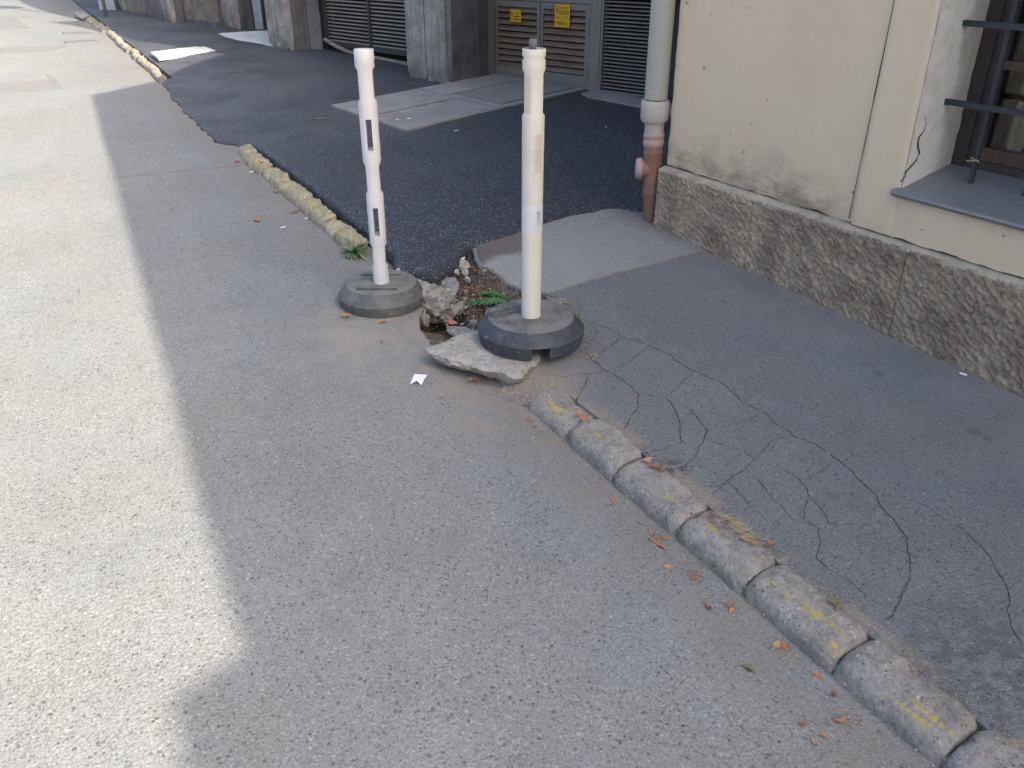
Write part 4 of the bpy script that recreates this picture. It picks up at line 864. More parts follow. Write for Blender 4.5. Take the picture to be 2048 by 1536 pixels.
flat('paving', [(1163, 193), (1200, 186), (1300, 206), (1345, 216), (1345, 236), (1300, 224), (1250, 214), (1205, 205), (1180, 201)], M['apron'], .035, .06, skirt=.05, jit=.003)
flat('paving', [(302, 108), (318, 120), (432, 105), (406, 95)], M['whiteslab'], .022, .06, skirt=.03); flat('paving', [(437, 70), (500, 66), (540, 64), (545, 97), (527, 92), (480, 83), (452, 77)], M['whiteslab'], .022, .06, skirt=.03); flat('paving', [(148, 30), (168, 28), (180, 34), (165, 39)], M['apron'], .02, .03, skirt=.03)

# ------------------------------------------------------------------ bollards
def zpx(py, px, c):   # height on the vertical axis through c seen at a picture row
    return PL(px, py, c, _fh).z
def post_mesh(rings, slots, n=40, phi=0., mats=None):
    """rings: (z, radius, clip) - circle clipped left and right; slots: (z0, z1, half width) cut right through, front to back"""
    zs = sorted(set([r[0] for r in rings] + [z for s in slots for z in s[:2]]))
    def at(z):
        for a, b in zip(rings, rings[1:]):
            if a[0] <= z <= b[0] + 1e-9:
                t = 0 if b[0] == a[0] else (z - a[0]) / (b[0] - a[0]); return (a[1] + (b[1] - a[1]) * t, a[2] + (b[2] - a[2]) * t)
        return rings[-1][1:]
    lev = []
    for r in rings: lev.append(r)
    for s in slots:
        for z in s[:2]: lev.append((z, *at(z)))
    lev.sort(key=lambda q: q[0]); hw = slots[0][2] if slots else .008
    # columns at fixed angles, with four at the slot edges
    R0 = rings[0][1]; dl = math.asin(hw / .038); angs = [-math.pi / 2 - dl, -math.pi / 2 + dl, math.pi / 2 - dl, math.pi / 2 + dl]
    k = 9
    A = [-math.pi / 2 - dl + 2 * dl * i / 2 for i in range(3)] + [-math.pi / 2 + dl + (math.pi - 2 * dl) * i / (2 * k) for i in range(1, 2 * k)] + [math.pi / 2 - dl + 2 * dl * i / 2 for i in range(3)] + [math.pi / 2 + dl + (math.pi - 2 * dl) * i / (2 * k) for i in range(1, 2 * k)]
    N = len(A); V = []; F = []
    for z, r, cl in lev:
        for a in A: V.append((max(-cl, min(cl, r * math.cos(a))), r * math.sin(a), z))
    fr = [0, 1]; bk = [N - 2 * k + 1 - 3, N - 2 * k + 1 - 2]; bk = [2 * k + 2, 2 * k + 3]
    def cut(i, z0, z1): return i in fr + bk and any(s[0] - 1e-6 <= z0 and z1 <= s[1] + 1e-6 for s in slots)
    for q in range(len(lev) - 1):
        for i in range(N):
            if cut(i, lev[q][0], lev[q + 1][0]) and lev[q + 1][0] > lev[q][0]: continue
            j = (i + 1) % N; F.append((q * N + i, q * N + j, (q + 1) * N + j, (q + 1) * N + i))
    fl, fm, fr2, bl, bm, br = 0, 1, 2, 2 * k + 2, 2 * k + 3, 2 * k + 4
    for s in slots:
        ql = [q for q in range(len(lev)) if s[0] - 1e-6 <= lev[q][0] <= s[1] + 1e-6]
        for a, b in zip(ql, ql[1:]):
            F.append((a * N + fl, b * N + fl, b * N + br, a * N + br)); F.append((a * N + fr2, a * N + bl, b * N + bl, b * N + fr2))
        a, b = ql[0], ql[-1]; F.append((a * N + fl, a * N + br, a * N + bm, a * N + bl, a * N + fr2, a * N + fm)); F.append((b * N + fl, b * N + fm, b * N + fr2, b * N + bl, b * N + bm, b * N + br))
    F.append(tuple(range(N - 1, -1, -1))); top = len(lev) - 1
    # hollow top
    r = lev[-1][1]; c = len(V)
    for a in A: V.append((r * .86 * math.cos(a), r * .86 * math.sin(a), lev[-1][0]))
    for a in A: V.append((r * .84 * math.cos(a), r * .84 * math.sin(a), lev[-1][0] - .03))
    F += [(top * N + i, top * N + (i + 1) % N, c + (i + 1) % N, c + i) for i in range(N)] + [(c + i, c + (i + 1) % N, c + N + (i + 1) % N, c + N + i) for i in range(N)] + [tuple(c + N + i for i in range(N))]
    m = MB(); m.add(V, F); return m
def base_mesh(Rb, Ht, Hr, Rt, notch=None, groove=False, n=96):
    prof = [(Rb - .010, 0.0), (Rb - .005, .002), (Rb, Hr - .002), (Rb - .002, Hr), (Rt + .003, Ht - .0025), (Rt, Ht), (.075, Ht), (.072, Ht + .0015), (.050, Ht + .001), (.045, Ht + .001)]
    V = []; N = n; F = []; k = len(prof); A = [2 * math.pi * i / N for i in range(N)]
    inn = lambda i: notch and any(abs(((A[i % N] - c + math.pi) % (2 * math.pi)) - math.pi) < w for c, w in notch)
    for r, z in prof:
        for i, a in enumerate(A): V.append((r * math.cos(a), r * math.sin(a), z))
    zt = Hr * .62; rim = {}
    F = [(q * N + i, q * N + (i + 1) % N, (q + 1) * N + (i + 1) % N, (q + 1) * N + i) for q in range(k - 1) for i in range(N) if not (q < 2 and inn(i) and inn(i + 1))]
    F.append(tuple((k - 1) * N + i for i in range(N)))
    # inside of the rim and hollow underside
    c = len(V); ri = Rb - .03
    for z in (0.0, Hr * .7):
        for a in A: V.append((ri * math.cos(a), ri * math.sin(a), z))
    F += [(i, c + i, c + (i + 1) % N, (i + 1) % N) for i in range(N) if not (inn(i) and inn(i + 1))] + [(c + i, c + N + i, c + N + (i + 1) % N, c + (i + 1) % N) for i in range(N) if not (inn(i) and inn(i + 1))] + [tuple(c + N + i for i in range(N - 1, -1, -1))]
    m = MB(); m.add(V, F); return m
def cut_boxes(o, boxes):
    for ce, di, rz in boxes:
        b = MB(); b.box((0, 0, 0), di); bo = link('cutter', b.mesh('cutter', M['dark']), None, None, Vector(ce), (0, 0, rz)); md = o.modifiers.new('b', 'BOOLEAN'); md.object = bo; md.operation = 'DIFFERENCE'; md.solver = 'EXACT'
        bpy.context.view_layer.update(); dg = bpy.context.evaluated_depsgraph_get(); me = bpy.data.meshes.new_from_object(o.evaluated_get(dg)); o.modifiers.clear(); o.data = me; bpy.data.objects.remove(bo)
tiltm = math.atan(SL)
FACE = -YAW       # local -Y of a bollard looks at the camera side
def bollard(c, hbase, Rb, rings, slots, bm, pm, label, kind):
    z0 = gz(c[1]) + hbase; root = empty('bollard', (c[0], c[1], z0), label, 'bollard')
    notch = [(-math.pi / 2 + .18, .21)] if kind == 2 else None
    b = base_mesh(Rb, .090 if kind == 1 else .092, .045 if kind == 1 else .050, Rb * .80, notch).mesh('base', M[bm], True, angle=14)
    base = link('base', b, None, None, (c[0], c[1], z0), (0, 0, FACE))
    if kind == 1:
        Rz = Matrix.Rotation(FACE, 3, 'Z'); bx_ = []
        for dy, ln in ((-.085, .175), (.085, .175)):
            p = Rz @ Vector((-.01, dy, 0)); bx_.append(((c[0] + p.x, c[1] + p.y, z0 + .090), (ln, .022, .014), FACE))
        cut_boxes(base, bx_)
        for p in base.data.polygons: p.use_smooth = True
        base.data.set_sharp_from_angle(angle=R(14))
    base.parent = root; base.location = (0, 0, 0); base.rotation_euler = (tiltm * .5, 0, FACE)
    pmesh = post_mesh([(z - z0, r, cl) for z, r, cl in rings], [(a - z0, b_ - z0, w_) for a, b_, w_ in slots]).mesh('post', M[pm], True, angle=33)
    post = link('post', pmesh, None, root, (0, 0, 0), (0, 0, FACE + (.10 if kind == 1 else -.0))); return root, post, z0
# far bollard: white, two through slots
b1 = Vector((1.238, 3.285, 0)); q1 = lambda y: zpx(y, 724 + (y - 98) * 35 / 477, b1); r0 = .0375; cf = .0285
zb1 = gz(b1.y)
rings1 = [(zb1 + .05, .0345, .0345), (q1(536), .0345, .0345), (q1(531), .034, .0335), (q1(529), .0335, .0262), (q1(492), .0340, .0262), (q1(490), .0345, .0300), (q1(486), .036, .0360), (q1(388), .0362, .0362), (q1(385), .0355, .0335), (q1(383), .0350, .0270), (q1(330), .0355, .0272), (q1(327), .036, .0330), (q1(320), .0372, .0372), (q1(206), .0376, .0376), (q1(202), .037, .035), (q1(199), .0365, cf), (q1(140), .0368, cf), (q1(136), .037, .035), (q1(133), .0385, .0385), (q1(99), .0385, .0385), (q1(98), .0375, .0375)]
slots1 = [(q1(468), q1(412), .0115), (q1(298), q1(236), .0115)]
bol1, post1, _ = bollard(b1, .0, .192, rings1, slots1, 'rubber1', 'post1', 'slotted white plastic bollard on a dusty grey rubber base standing on the road', 1)
# near bollard: ivory, sleeve, sticker, clip
b2 = Vector((1.543, 2.520, 0)); H2 = .078; q2 = lambda y: zpx(y, 1067 - (y - 98) * 4 / 547, b2); zb2 = gz(b2.y) + H2
rings2 = [(zb2 + .05, .0365, .0365), (q2(560), .0372, .0372), (q2(300), .0385, .0385), (q2(232), .0388, .0388), (q2(228), .038, .036), (q2(226), .0372, .0315), (q2(146), .0375, .0318), (q2(142), .038, .036), (q2(137), .0388, .0388), (q2(119), .0388, .0388), (q2(118), .0385, .034), (q2(113), .0385, .034), (q2(112), .0388, .0388), (q2(98), .0392, .0392), (q2(97), .0385, .0385)]
bol2, post2, z02 = bollard(b2, H2, .205, rings2, [], 'rubber2', 'post2', 'ivory plastic bollard with worn blue sticker on a black rubber base over the broken slab', 2)
Rz = Matrix.Rotation(FACE, 4, 'Z'); T2 = Matrix.Translation((b2.x, b2.y, z02)) @ Rz
def on_post(r, a, z): return T2 @ Vector((r * math.cos(a), r * math.sin(a), z - z02))
def curved(name, r, a0, a1, z0, z1, mat, par, pts=None, n=14):
    m = MB(); V = []
    for i in range(n + 1):
        a = a0 + (a1 - a0) * i / n; V += [tuple(on_post(r, a, z0)), tuple(on_post(r, a, z1))]
    m.add(V, [(2 * i, 2 * i + 2, 2 * i + 3, 2 * i + 1) for i in range(n)]); return m.obj(name, mat, par, smooth=True)
# pockets laid on as patches, their recess shade put into a darker colour
for (x0, x1, y0, y1, pr) in ((1068, 1081, 265, 342, .0393), (1048, 1059, 150, 224, .0381)):
    fa = lambda px: -math.pi / 2 + math.asin(max(-.98, min(.98, (px - 1064.5) / 22.0)))
    curved('pocket', pr, fa(x0), fa(x1), q2(y1), q2(y0), plastic('pocket_shade', (.50, .46, .38), (.46, .41, .33)), post2)
curved('sticker', .0390, -math.pi / 2 - 1.35, -math.pi / 2 + 1.35, q2(463), q2(406), M['sticker'], post2, n=30)
fa2 = lambda px: -math.pi / 2 + math.asin(max(-.98, min(.98, (px - 1063.5) / 21.0)))
# blue water tower emblem: pieces on the curved sticker
def emb(pts, mat, name='emblem', k=6, r=.0393):
    m = MB(); n = len(pts); m.add([tuple(on_post(r, fa2(x), q2(y))) for x, y in pts], [tuple(range(n))]); return m.obj(name, mat, post2)
for q in ([(1073.2, 424), (1075, 414), (1076.8, 424)], [(1071, 419.5), (1073, 418), (1073.4, 422), (1071.6, 422.5)], [(1077.4, 418), (1079, 419), (1078.4, 423), (1077, 422)], [(1071.8, 423), (1078.3, 423), (1077.8, 424.3), (1072.2, 424.3)], [(1072.6, 427), (1077.5, 427), (1077.4, 428.2), (1072.8, 428.2)],
          [(1072.6, 424.3), (1073.4, 424.3), (1073.4, 439), (1072.4, 439)], [(1074.6, 424.3), (1075.6, 424.3), (1075.6, 439), (1074.4, 439)], [(1076.8, 424.3), (1077.6, 424.3), (1077.8, 439), (1076.9, 439)], [(1070, 442.5), (1072.4, 439), (1078, 438), (1077.6, 440), (1073, 441.6)], [(1067.5, 444.5), (1074, 443.5), (1080, 440.5), (1082, 439.5), (1079, 443), (1075, 446.5), (1072, 445)]): emb(q[::-1], M['blue'])
def post_text(s, size, px0, py, mat, sx=1.):
    o = text_obj(s, size, Matrix.Identity(4), mat, post2, sx); 
    for v in o.data.vertices:
        w_ = v.co + wloc(post2); a = fa2(px0) + (w_.x) / .0393; z = q2(py) + w_.y; p = on_post(.0394, a, z); 
        v.co = p - wloc(post2)
    return o
for o_, py_ in (('FŐVÁROSI', 450.5), ('VÍZMŰVEK', 456.5)): post_text(o_, .0075 if py_ < 452 else .0105, 1070, py_, M['faint'], 1.0)
# post2 is rotated with its bollard: undo that rotation for what was laid out in world space
for ch in post2.children: ch.matrix_parent_inverse = post2.matrix_basis.to_3x3().inverted().to_4x4()
m = MB(); cp_ = Vector((b2.x, b2.y, q2(98))); e = Rz.to_3x3() @ Vector((1, 0, 0)); f_ = Rz.to_3x3() @ Vector((0, 1, 0)); V = []
for i in range(9):
    a = math.pi * i / 8; p = cp_ + e * .0 + f_ * (.012 * math.cos(a) + .004) + Vector((0, 0, .014 + .014 * math.sin(a))) + e * -.004
    V += [tuple(p - e * .013), tuple(p + e * .013)]
V = [tuple(Vector(V[0]) - Vector((0, 0, .022))), tuple(Vector(V[1]) - Vector((0, 0, .022)))] + V + [tuple(Vector(V[-2]) - Vector((0, 0, .022))), tuple(Vector(V[-1]) - Vector((0, 0, .022)))]
m.add(V, [(2 * i, 2 * i + 1, 2 * i + 3, 2 * i + 2) for i in range(len(V) // 2 - 1)]); o = m.obj('clip', M['greypanel'], bol2, smooth=True); md = o.modifiers.new('s', 'SOLIDIFY'); md.thickness = .003
# moulded panel with raised letters on the near base
zt = .092 + .0005; pc = Vector((-.088, .035)); rz_ = R(33)
Mp = T2 @ Matrix.Translation((pc.x, pc.y, zt)) @ Matrix.Rotation(rz_, 4, 'Z')
m = MB(); 
for (cx, cy, sx_, sy_) in ((0, .0262, .150, .0035), (0, -.0262, .150, .0035), (-.0732, 0, .0035, .049), (.0732, 0, .0035, .049)): m.box((cx, cy, .0012), (sx_, sy_, .003), Mp)
m.obj('panel_frame', M['rubber2'], bol2)
text_obj('XOZ.M', .048, Mp @ Matrix.Translation((0, 0, .0012)), M['rubber2'], bol2, 1.05, 'lettering', .0016)

# ------------------------------------------------------------------ broken slab and rubble
def blob(sx, sy, sz, seed, sub=3, cuts=7, rough=.10, squash=None):
    """angular broken stone: icosphere, planed by random cuts, then roughened"""
    import bmesh
    rnd = random.Random(seed); bm = bmesh.new(); bmesh.ops.create_icosphere(bm, subdivisions=sub, radius=1.)
    pl = []
    for _ in range(cuts):
        n = Vector((rnd.gauss(0, 1), rnd.gauss(0, 1), rnd.gauss(0, .8))).normalized(); pl.append((n, rnd.uniform(.55, .82)))
    for v in bm.verts:
        for n, d in pl:
            k = v.co.dot(n) - d
            if k > 0: v.co -= n * k * .92
        q = 1 + rough * fbm(v.co.x + seed, v.co.y, v.co.z, 2.4, 3); v.co = Vector((v.co.x * sx * q, v.co.y * sy * q, v.co.z * sz * q))
    V = [tuple(v.co) for v in bm.verts]; F = [tuple(v.index for v in f.verts) for f in bm.faces]; bm.free(); m = MB(); m.add(V, F); return m
def stone(name, px, py, h, s, mat, seed, rot, label, cat, group=None, sub=2, rough=.14, cuts=7):
    p = G(px, py, h); me = blob(*s, seed, sub, cuts, rough).mesh(name, M[mat], False)
    return tag(link(name, me, None, None, p, rot), label, cat, group)
# the tipped slab
top_px = [(857, 690), (872, 684), (888, 681), (903, 671), (925, 664), (955, 655), (1000, 648), (1050, 668), (1080, 690), (1080, 715), (1048, 737), (1047, 747), (1034, 749), (1012, 745), (992, 737), (968, 733), (940, 725), (912, 717), (885, 711), (866, 703), (857, 697)]
HS = .072
tp = densify([G2(x, y, HS) for x, y in top_px], .012, .0025, 31)
cS = (sum(p[0] for p in tp) / len(tp), sum(p[1] for p in tp) / len(tp))
A_ = [Vector(p) for p in tp]; inner = filt(grid(1.2, 1.8, 2.1, 2.9, .013, .35, 32), tp, (), .006)
vs, es, fs, *_ = delaunay_2d_cdt(A_ + [Vector(p) for p in inner], [(i, (i + 1) % len(A_)) for i in range(len(A_))], [], 0, 1e-6)
Av = np.array([(v.x, v.y) for v in vs]); Ft = [f for f in fs if len(f) == 3]; Ct = np.array([Av[list(f)].mean(axis=0) for f in Ft]); kp = inpoly(Ct, tp); dd = dist_poly(Av, tp)
V = []; F = []
for (x, y), d in zip(Av, dd):
    V.append((x, y, gz(y) + HS - .010 * (1 - min(1, d / .022)) ** 2 + fbm(x, y, 0, 16., 3) * .004 + nz(x, y, 1, 90) * .0012))
for f, k in zip(Ft, kp):
    if k:
        a, b, c = (Av[i] for i in f); cr = (b[0] - a[0]) * (c[1] - a[1]) - (b[1] - a[1]) * (c[0] - a[0]); F.append(tuple(f) if cr > 0 else tuple(f)[::-1])
n = len(tp); rows = [list(range(n))]
for r_, (hh, gr) in enumerate(((HS - .014, .003), (HS - .026, .001), (HS - .038, -.010), (HS - .052, -.028), (.003, -.055))):
    row = []
    for i in range(n):
        p = A_[i]; d = Vector((p.x - cS[0], p.y - cS[1])).normalized(); q = fbm(p.x * 1., p.y, hh * 2, 30., 4) * .015; row.append(len(V)); V.append((p.x + d.x * (gr + q), p.y + d.y * (gr + q), gz(p.y) + hh + nz(p.x, p.y, r_, 50.) * .006))
    rows.append(row)
for a, b in zip(rows, rows[1:]):
    for i in range(n): F.append((a[(i + 1) % n], a[i], b[i], b[(i + 1) % n]))
F.append(tuple(rows[-1][::-1]))
m = MB(); m.add(V, F); tag(m.obj('concrete_slab', M['slab'], None, (cS[0], cS[1], gz(cS[1])), smooth=True, angle=38), 'broken pale concrete slab lying under the edge of the ivory bollard base', 'concrete slab')
GR = 'rubble in the pit'
stone('concrete_lump', 866, 602, .005, (.105, .125, .082), 'lump', 5, (.1, .1, .5), 'big crusted concrete lump in the pit beside the dusty bollard base', 'concrete lump', GR, 4, .30, 9)
stone('asphalt_piece', 901, 570, .015, (.042, .078, .012), 'rubg', 8, (.35, -.25, -.45), 'flat grey asphalt piece leaning against the fresh asphalt edge', 'asphalt piece', GR, 3, .08)
stone('concrete_chunk', 922, 530, .035, (.034, .045, .030), 'rub', 11, (.2, .1, .9), 'pale concrete chunk wedged at the tip of the fresh asphalt', 'concrete chunk', GR, 3)
stone('concrete_chunk', 912, 545, .02, (.030, .022, .018), 'rub', 12, (.2, .4, .3), 'flat pale concrete flake below the tip of the fresh asphalt', 'concrete chunk', GR, 3)
stone('concrete_chunk', 921, 668, -.03, (.038, .075, .036), 'rubg', 14, (.1, .2, .8), 'grey concrete chunk at the rim of the dark hole by the slab', 'concrete chunk', GR, 3)
stone('concrete_chunk', 921, 616, -.01, (.026, .030, .026), 'lump', 15, (.1, .2, .3), 'rounded grey concrete chunk among the dry leaf litter', 'concrete chunk', GR, 3)
stone('concrete_chunk', 991, 628, .0, (.045, .045, .03), 'rubg', 17, (.1, .2, .3), 'grey concrete chunk beside the leafy weed and black base', 'concrete chunk', GR, 3)
stone('concrete_chunk', 896, 690, -.005, (.045, .022, .020), 'rubg', 19, (.1, .1, .2), 'small grey chunk between the dark hole and the slab tip', 'concrete chunk', GR, 3)
stone('asphalt_piece', 1112, 606, .055, (.075, .035, .014), 'rubg', 21, (.05, .1, .35), 'dark flat asphalt piece behind the black bollard base', 'asphalt piece', GR, 3, .08)
stone('asphalt_piece', 1055, 757, .02, (.05, .03, .015), 'lump', 22, (.1, .1, .2), 'crumbled asphalt piece between the slab end and the kerb', 'asphalt piece', GR, 3, .2)
rr = random.Random(77); GL = 'pale rubble stones along the asphalt edge'
for i in range(40):
    t = i / 39; x = 776 + 110 * t + rr.uniform(-9, 9); y = 551 + 16 * t + rr.uniform(-6, 10); s = rr.uniform(.009, .026)
    stone('rubble_stone', x, y, .012 + rr.uniform(0, .02) * (t < .7), (s * rr.uniform(.9, 1.5), s, s * .8), 'rub', 100 + i, (rr.uniform(0, 3), rr.uniform(0, 3), rr.uniform(0, 3)), 'small pale rubble stone between fresh asphalt edge and the dusty bollard base', 'rubble', GL, 2)
# pebbles and grit: uncountable
def scatter_stones(name, areas, mat, seed):
    rnd = random.Random(seed); m = MB(); base_ = [blob(1, 1, .6, 300 + k, 1, 5, .2) for k in range(4)]
    for (x0, x1, y0, y1, nn, s0, s1, hf) in areas:
        for _ in range(nn):
            X = rnd.uniform(x0, x1); Y = rnd.uniform(y0, y1)
            if hf == 'road' and fbm(X, Y, 3., 5., 2) < -.15: continue
            hh = {'road': 0., 'walk': SW + .004, 'gut': -.004, 'ov': HOV}.get(hf, hf); s = s0 * (s1 / s0) ** (rnd.random() ** 2.2); b = base_[rnd.randrange(4)]
            m.add(b.v, b.f, Matrix.Translation((X, Y, gz(Y) + hh + s * .25)) @ Matrix.Rotation(rnd.uniform(0, 6), 4, 'Z') @ Matrix.Diagonal((s, s * rnd.uniform(.6, 1), s * .8, 1)))
    return tag(m.obj(name, M[mat], None, (1.2, 2., gz(2.))), kind='stuff')
def pit_xy(rnd):
    while True:
        x = rnd.uniform(1.2, 2.0); y = rnd.uniform(2.1, 3.9)
        if inpoly(np.array([[x, y]]), PIT)[0]: return x, y
tag(scatter_stones('gravel', [(1.22, 1.33, .45, 2.3, 420, .0016, .005, 'gut'), (1.05, 1.30, .4, 2.6, 150, .0014, .0045, 'road'), (.7, 1.36, 2.2, 3.7, 330, .0015, .006, 'road'), (1.0, 1.33, 3.6, 6.2, 300, .002, .007, 'road'), (1.2, 1.5, 2.0, 2.35, 260, .0016, .007, .02), (1.456, 1.49, .4, 2.0, 260, .0014, .004, 'walk'), (2.75, 2.83, .6, 3.3, 520, .0014, .0045, 'walk'), (-.6, 1.2, .9, 5, 160, .0015, .006, 'road'), (1.5, 2.8, .8, 3.2, 120, .0012, .0035, 'walk')], 'pebble', 5), 'grit and small pebbles in the gutter and around the pit', 'gravel')
stone('concrete_chunk', 846, 572, .01, (.045, .05, .03), 'rub', 24, (.2, .1, .4), 'pale concrete chunk between the dusty bollard base and the fresh asphalt', 'concrete chunk', GR, 3, .2)
stone('concrete_chunk', 885, 560, .012, (.022, .026, .02), 'rub', 26, (.2, .5, .4), 'small pale chunk under the fresh asphalt lip beside the flat asphalt piece', 'concrete chunk', GR, 3, .2)
stone('concrete_chunk', 936, 560, .02, (.03, .02, .014), 'rub', 27, (.6, .2, 1.4), 'pale shard standing in the dry leaf litter near the asphalt tip', 'concrete chunk', GR, 3, .2)
for i, (x, y, h_, s_, mt_, lb) in enumerate([(832, 566, .01, .022, 'rub', 'pale angular chunk touching the dusty bollard base'), (858, 566, .02, .024, 'rub', 'pale angular chunk on top of the crusted lump'), (905, 610, -.01, .024, 'rubg', 'grey chunk right of the crusted lump'), (890, 585, .03, .020, 'rub', 'pale chunk between the crusted lump and the flat asphalt piece'), (968, 552, .02, .030, 'lump', 'dirty chunk under the broken pavement edge'), (990, 570, .015, .028, 'lump', 'dirty chunk under the pavement edge near the leafy weed'), (930, 600, .0, .018, 'rubg', 'small grey chunk in the middle of the leaf litter'), (948, 648, -.02, .022, 'rubg', 'grey chunk at the slab edge below the leaf litter'), (850, 640, -.02, .028, 'lump', 'dirty chunk at the road edge beside the dark hole'), (930, 545, .03, .018, 'rub', 'small pale chunk below the asphalt tip chunk')]):
    stone('concrete_chunk', x, y, h_, (s_ * 1.25, s_, s_ * .8), mt_, 200 + i, (.3 * i, .2 * i, .7 * i), lb, 'concrete chunk', GR, 3, .2)
tag(scatter_stones('pit_gravel', [(1.40, 1.62, 2.80, 3.35, 330, .002, .010, -.03), (1.38, 1.60, 3.10, 3.6, 260, .002, .011, -.0)], 'rub', 6), 'small crumbled concrete bits lying in the pit', 'gravel')

# ------------------------------------------------------------------ leaves, litter, straw, paper
def leaf_mesh(L, W, curl, fold, seed, mat, tip=1.):
    rnd = random.Random(seed); n = 7; V = []; F = []
    for i in range(n + 1):
        t = i / n; wd = W * (math.sin(math.pi * min(1, t * .96 + .04)) ** .8) * (1 - .25 * t) * rnd.uniform(.85, 1.1); x = (t - .5) * L; z = curl * (t - .5) ** 2 * 4 * L + rnd.uniform(-.03, .03) * L
        V += [(x, -wd, z + fold * wd * rnd.uniform(.7, 1.2)), (x, 0, z), (x, wd, z + fold * wd * rnd.uniform(.7, 1.2))]
    F = [(i * 3 + j, i * 3 + j + 1, i * 3 + j + 4, i * 3 + j + 3) for i in range(n) for j in range(2)]
    k = len(V); V += [(-L * .5, 0, V[1][2]), (-L * .5 - L * .28, L * .03, V[1][2] + .004 * L / .03 * .2), (-L * .5, .02 * L, V[1][2])]; F.append((k, k + 1, k + 2))
    mz = min(v[2] for v in V); V = [(a, b, c - mz + .0008) for a, b, c in V]
    m = MB(); m.add(V, F); return m.mesh('leaf', M[mat], True)
LM = {}
for mt in ('lo', 'lt', 'lb', 'lg'): LM[mt] = [leaf_mesh(1., .30, .12, .35, 1, mt), leaf_mesh(1., .24, -.10, .6, 2, mt), leaf_mesh(1., .36, .22, .25, 3, mt), leaf_mesh(1., .22, .3, .9, 4, mt)]
def surf(x, y):
    if x < KX0 - .004: return float(road_h(np.array([[x, y]]))[0])
    if x < KX1: return .058 if y < 2.2 else .06
    if y < 3.35: return float(walk_h(np.array([[x, y]]))[0]) + .003
    return HOV + .004
def leaf(px, py, L, mt, var, rz, label, group, h=None, tilt=0.):
    p = G(px, py, .0 if h is None else h)
    if h is None and p.x > KX0: p = G(px, py, .055)
    hh = surf(p.x, p.y) if h is None else h
    if h is None and KX0 <= p.x < KX0 + .02: hh = .0
    o = link('dry_leaf', LM[mt][var % 4], None, None, (p.x, p.y, gz(p.y) + hh), (tilt + tiltm, tilt * .5, rz)); o.scale = (L, L, L); return tag(o, label, 'leaf', group)
g1 = 'dry leaves in the gutter'; l1 = '%s dry leaf lying in the gutter along the grey kerb'
rr = random.Random(5)
for px, py, L in [(1062, 838, .02), (1050, 835, .024), (1198, 938, .016), (1215, 1005, .02), (1253, 1062, .015), (1280, 1040, .02), (1302, 1060, .02), (1308, 1076, .032), (1322, 1088, .03), (1332, 1072, .026), (1336, 1130, .026), (1366, 1118, .018), (1390, 1150, .024), (1417, 1212, .03), (1465, 1214, .03), (1460, 1205, .02), (1412, 1190, .016), (1605, 1270, .014), (1640, 1345, .024), (1632, 1340, .018), (1670, 1382, .024), (1606, 1446, .02), (1645, 1470, .022), (1718, 1430, .018)]:
    mk = rr.choice(['lo', 'lo', 'lb', 'lt']); mt_ = ('tiny ' if L < .02 else 'small ') + {'lo': 'orange red', 'lb': 'dark brown', 'lt': 'pale tan'}[mk]
    leaf(px, py, L, mk, rr.randrange(4), rr.uniform(0, 6.3), l1 % mt_, g1, None, rr.uniform(-.15, .2))
leaf(1555, 1283, .036, 'lt', 0, .4, 'tan dry leaf lying flat in the gutter at the foot of a chipped kerb stone', g1); leaf(1572, 1286, .03, 'lo', 2, 1.4, 'orange dry leaf beside the tan leaf by the chipped kerb stone', g1)
leaf(1498, 1335, .038, 'lg', 1, 1.9, 'greenish dry leaf with long stalk alone on the road', g1); leaf(1228, 995, .028, 'lo', 1, .9, 'orange leaf with green tip on the road by the kerb', g1)
leaf(1688, 1432, .026, 'lt', 0, .2, 'yellow tan leaf on the road beside the kerb near small red leaves', g1); leaf(1676, 1437, .022, 'lo', 1, 2.2, 'orange leaf touching a yellow tan leaf on the road', g1); leaf(1628, 1485, .022, 'lt', 3, 1.2, 'small tan leaf furthest out on the road from the kerb', g1)
g2 = 'dry leaves on the kerb'
for (px, py, L, mt, v, rz, lb) in [(1295, 921, .040, 'lt', 0, .2, 'large tan leaf on the joint between two kerb stones'), (1312, 937, .036, 'lb', 3, -.7, 'crumpled brown leaf just behind the large tan leaf on the kerb'), (1325, 943, .026, 'lb', 1, -.4, 'small crumpled brown leaf on the sidewalk edge behind the kerb'), (1158, 828, .030, 'lo', 0, -.5, 'orange leaf at the back of the kerb below the slab'), (1168, 838, .030, 'lo', 2, -1.1, 'reddish leaf touching the orange leaf behind the kerb'), (1176, 832, .022, 'lb', 1, .3, 'small brown leaf by the two orange leaves behind the kerb'),
                                   (1490, 1078, .032, 'lt', 2, .4, 'tan leaf lying in the straw behind the kerb'), (1508, 1088, .026, 'lo', 0, .9, 'orange leaf at the end of the straw clump'), (1541, 1090, .026, 'lo', 3, 1.5, 'bright orange curled leaf alone on the sidewalk by the kerb'), (1668, 1207, .032, 'lg', 3, -.5, 'green grey withered leaf on the sidewalk behind the kerb'), (1680, 1216, .028, 'lg', 1, .1, 'pale green withered leaf next to the green grey one')]:
    leaf(px, py, L, mt, v, rz, lb, g2, None if px > 1300 and py < 1e4 and False else .060, .1)
g3 = 'dry leaves along the far kerb'; l3 = 'small reddish dry leaf at the foot of the yellowed kerb stones'
for px, py, L in [(475, 323, .05), (503, 340, .03), (492, 330, .03), (553, 386, .045), (590, 424, .05), (601, 420, .045), (585, 427, .03), (524, 327, .05), (520, 345, .03)]: leaf(px, py, L, rr.choice(['lo', 'lo', 'lb']), rr.randrange(4), rr.uniform(0, 6), l3, g3, .0 if px != 524 else .075, rr.uniform(0, .3))
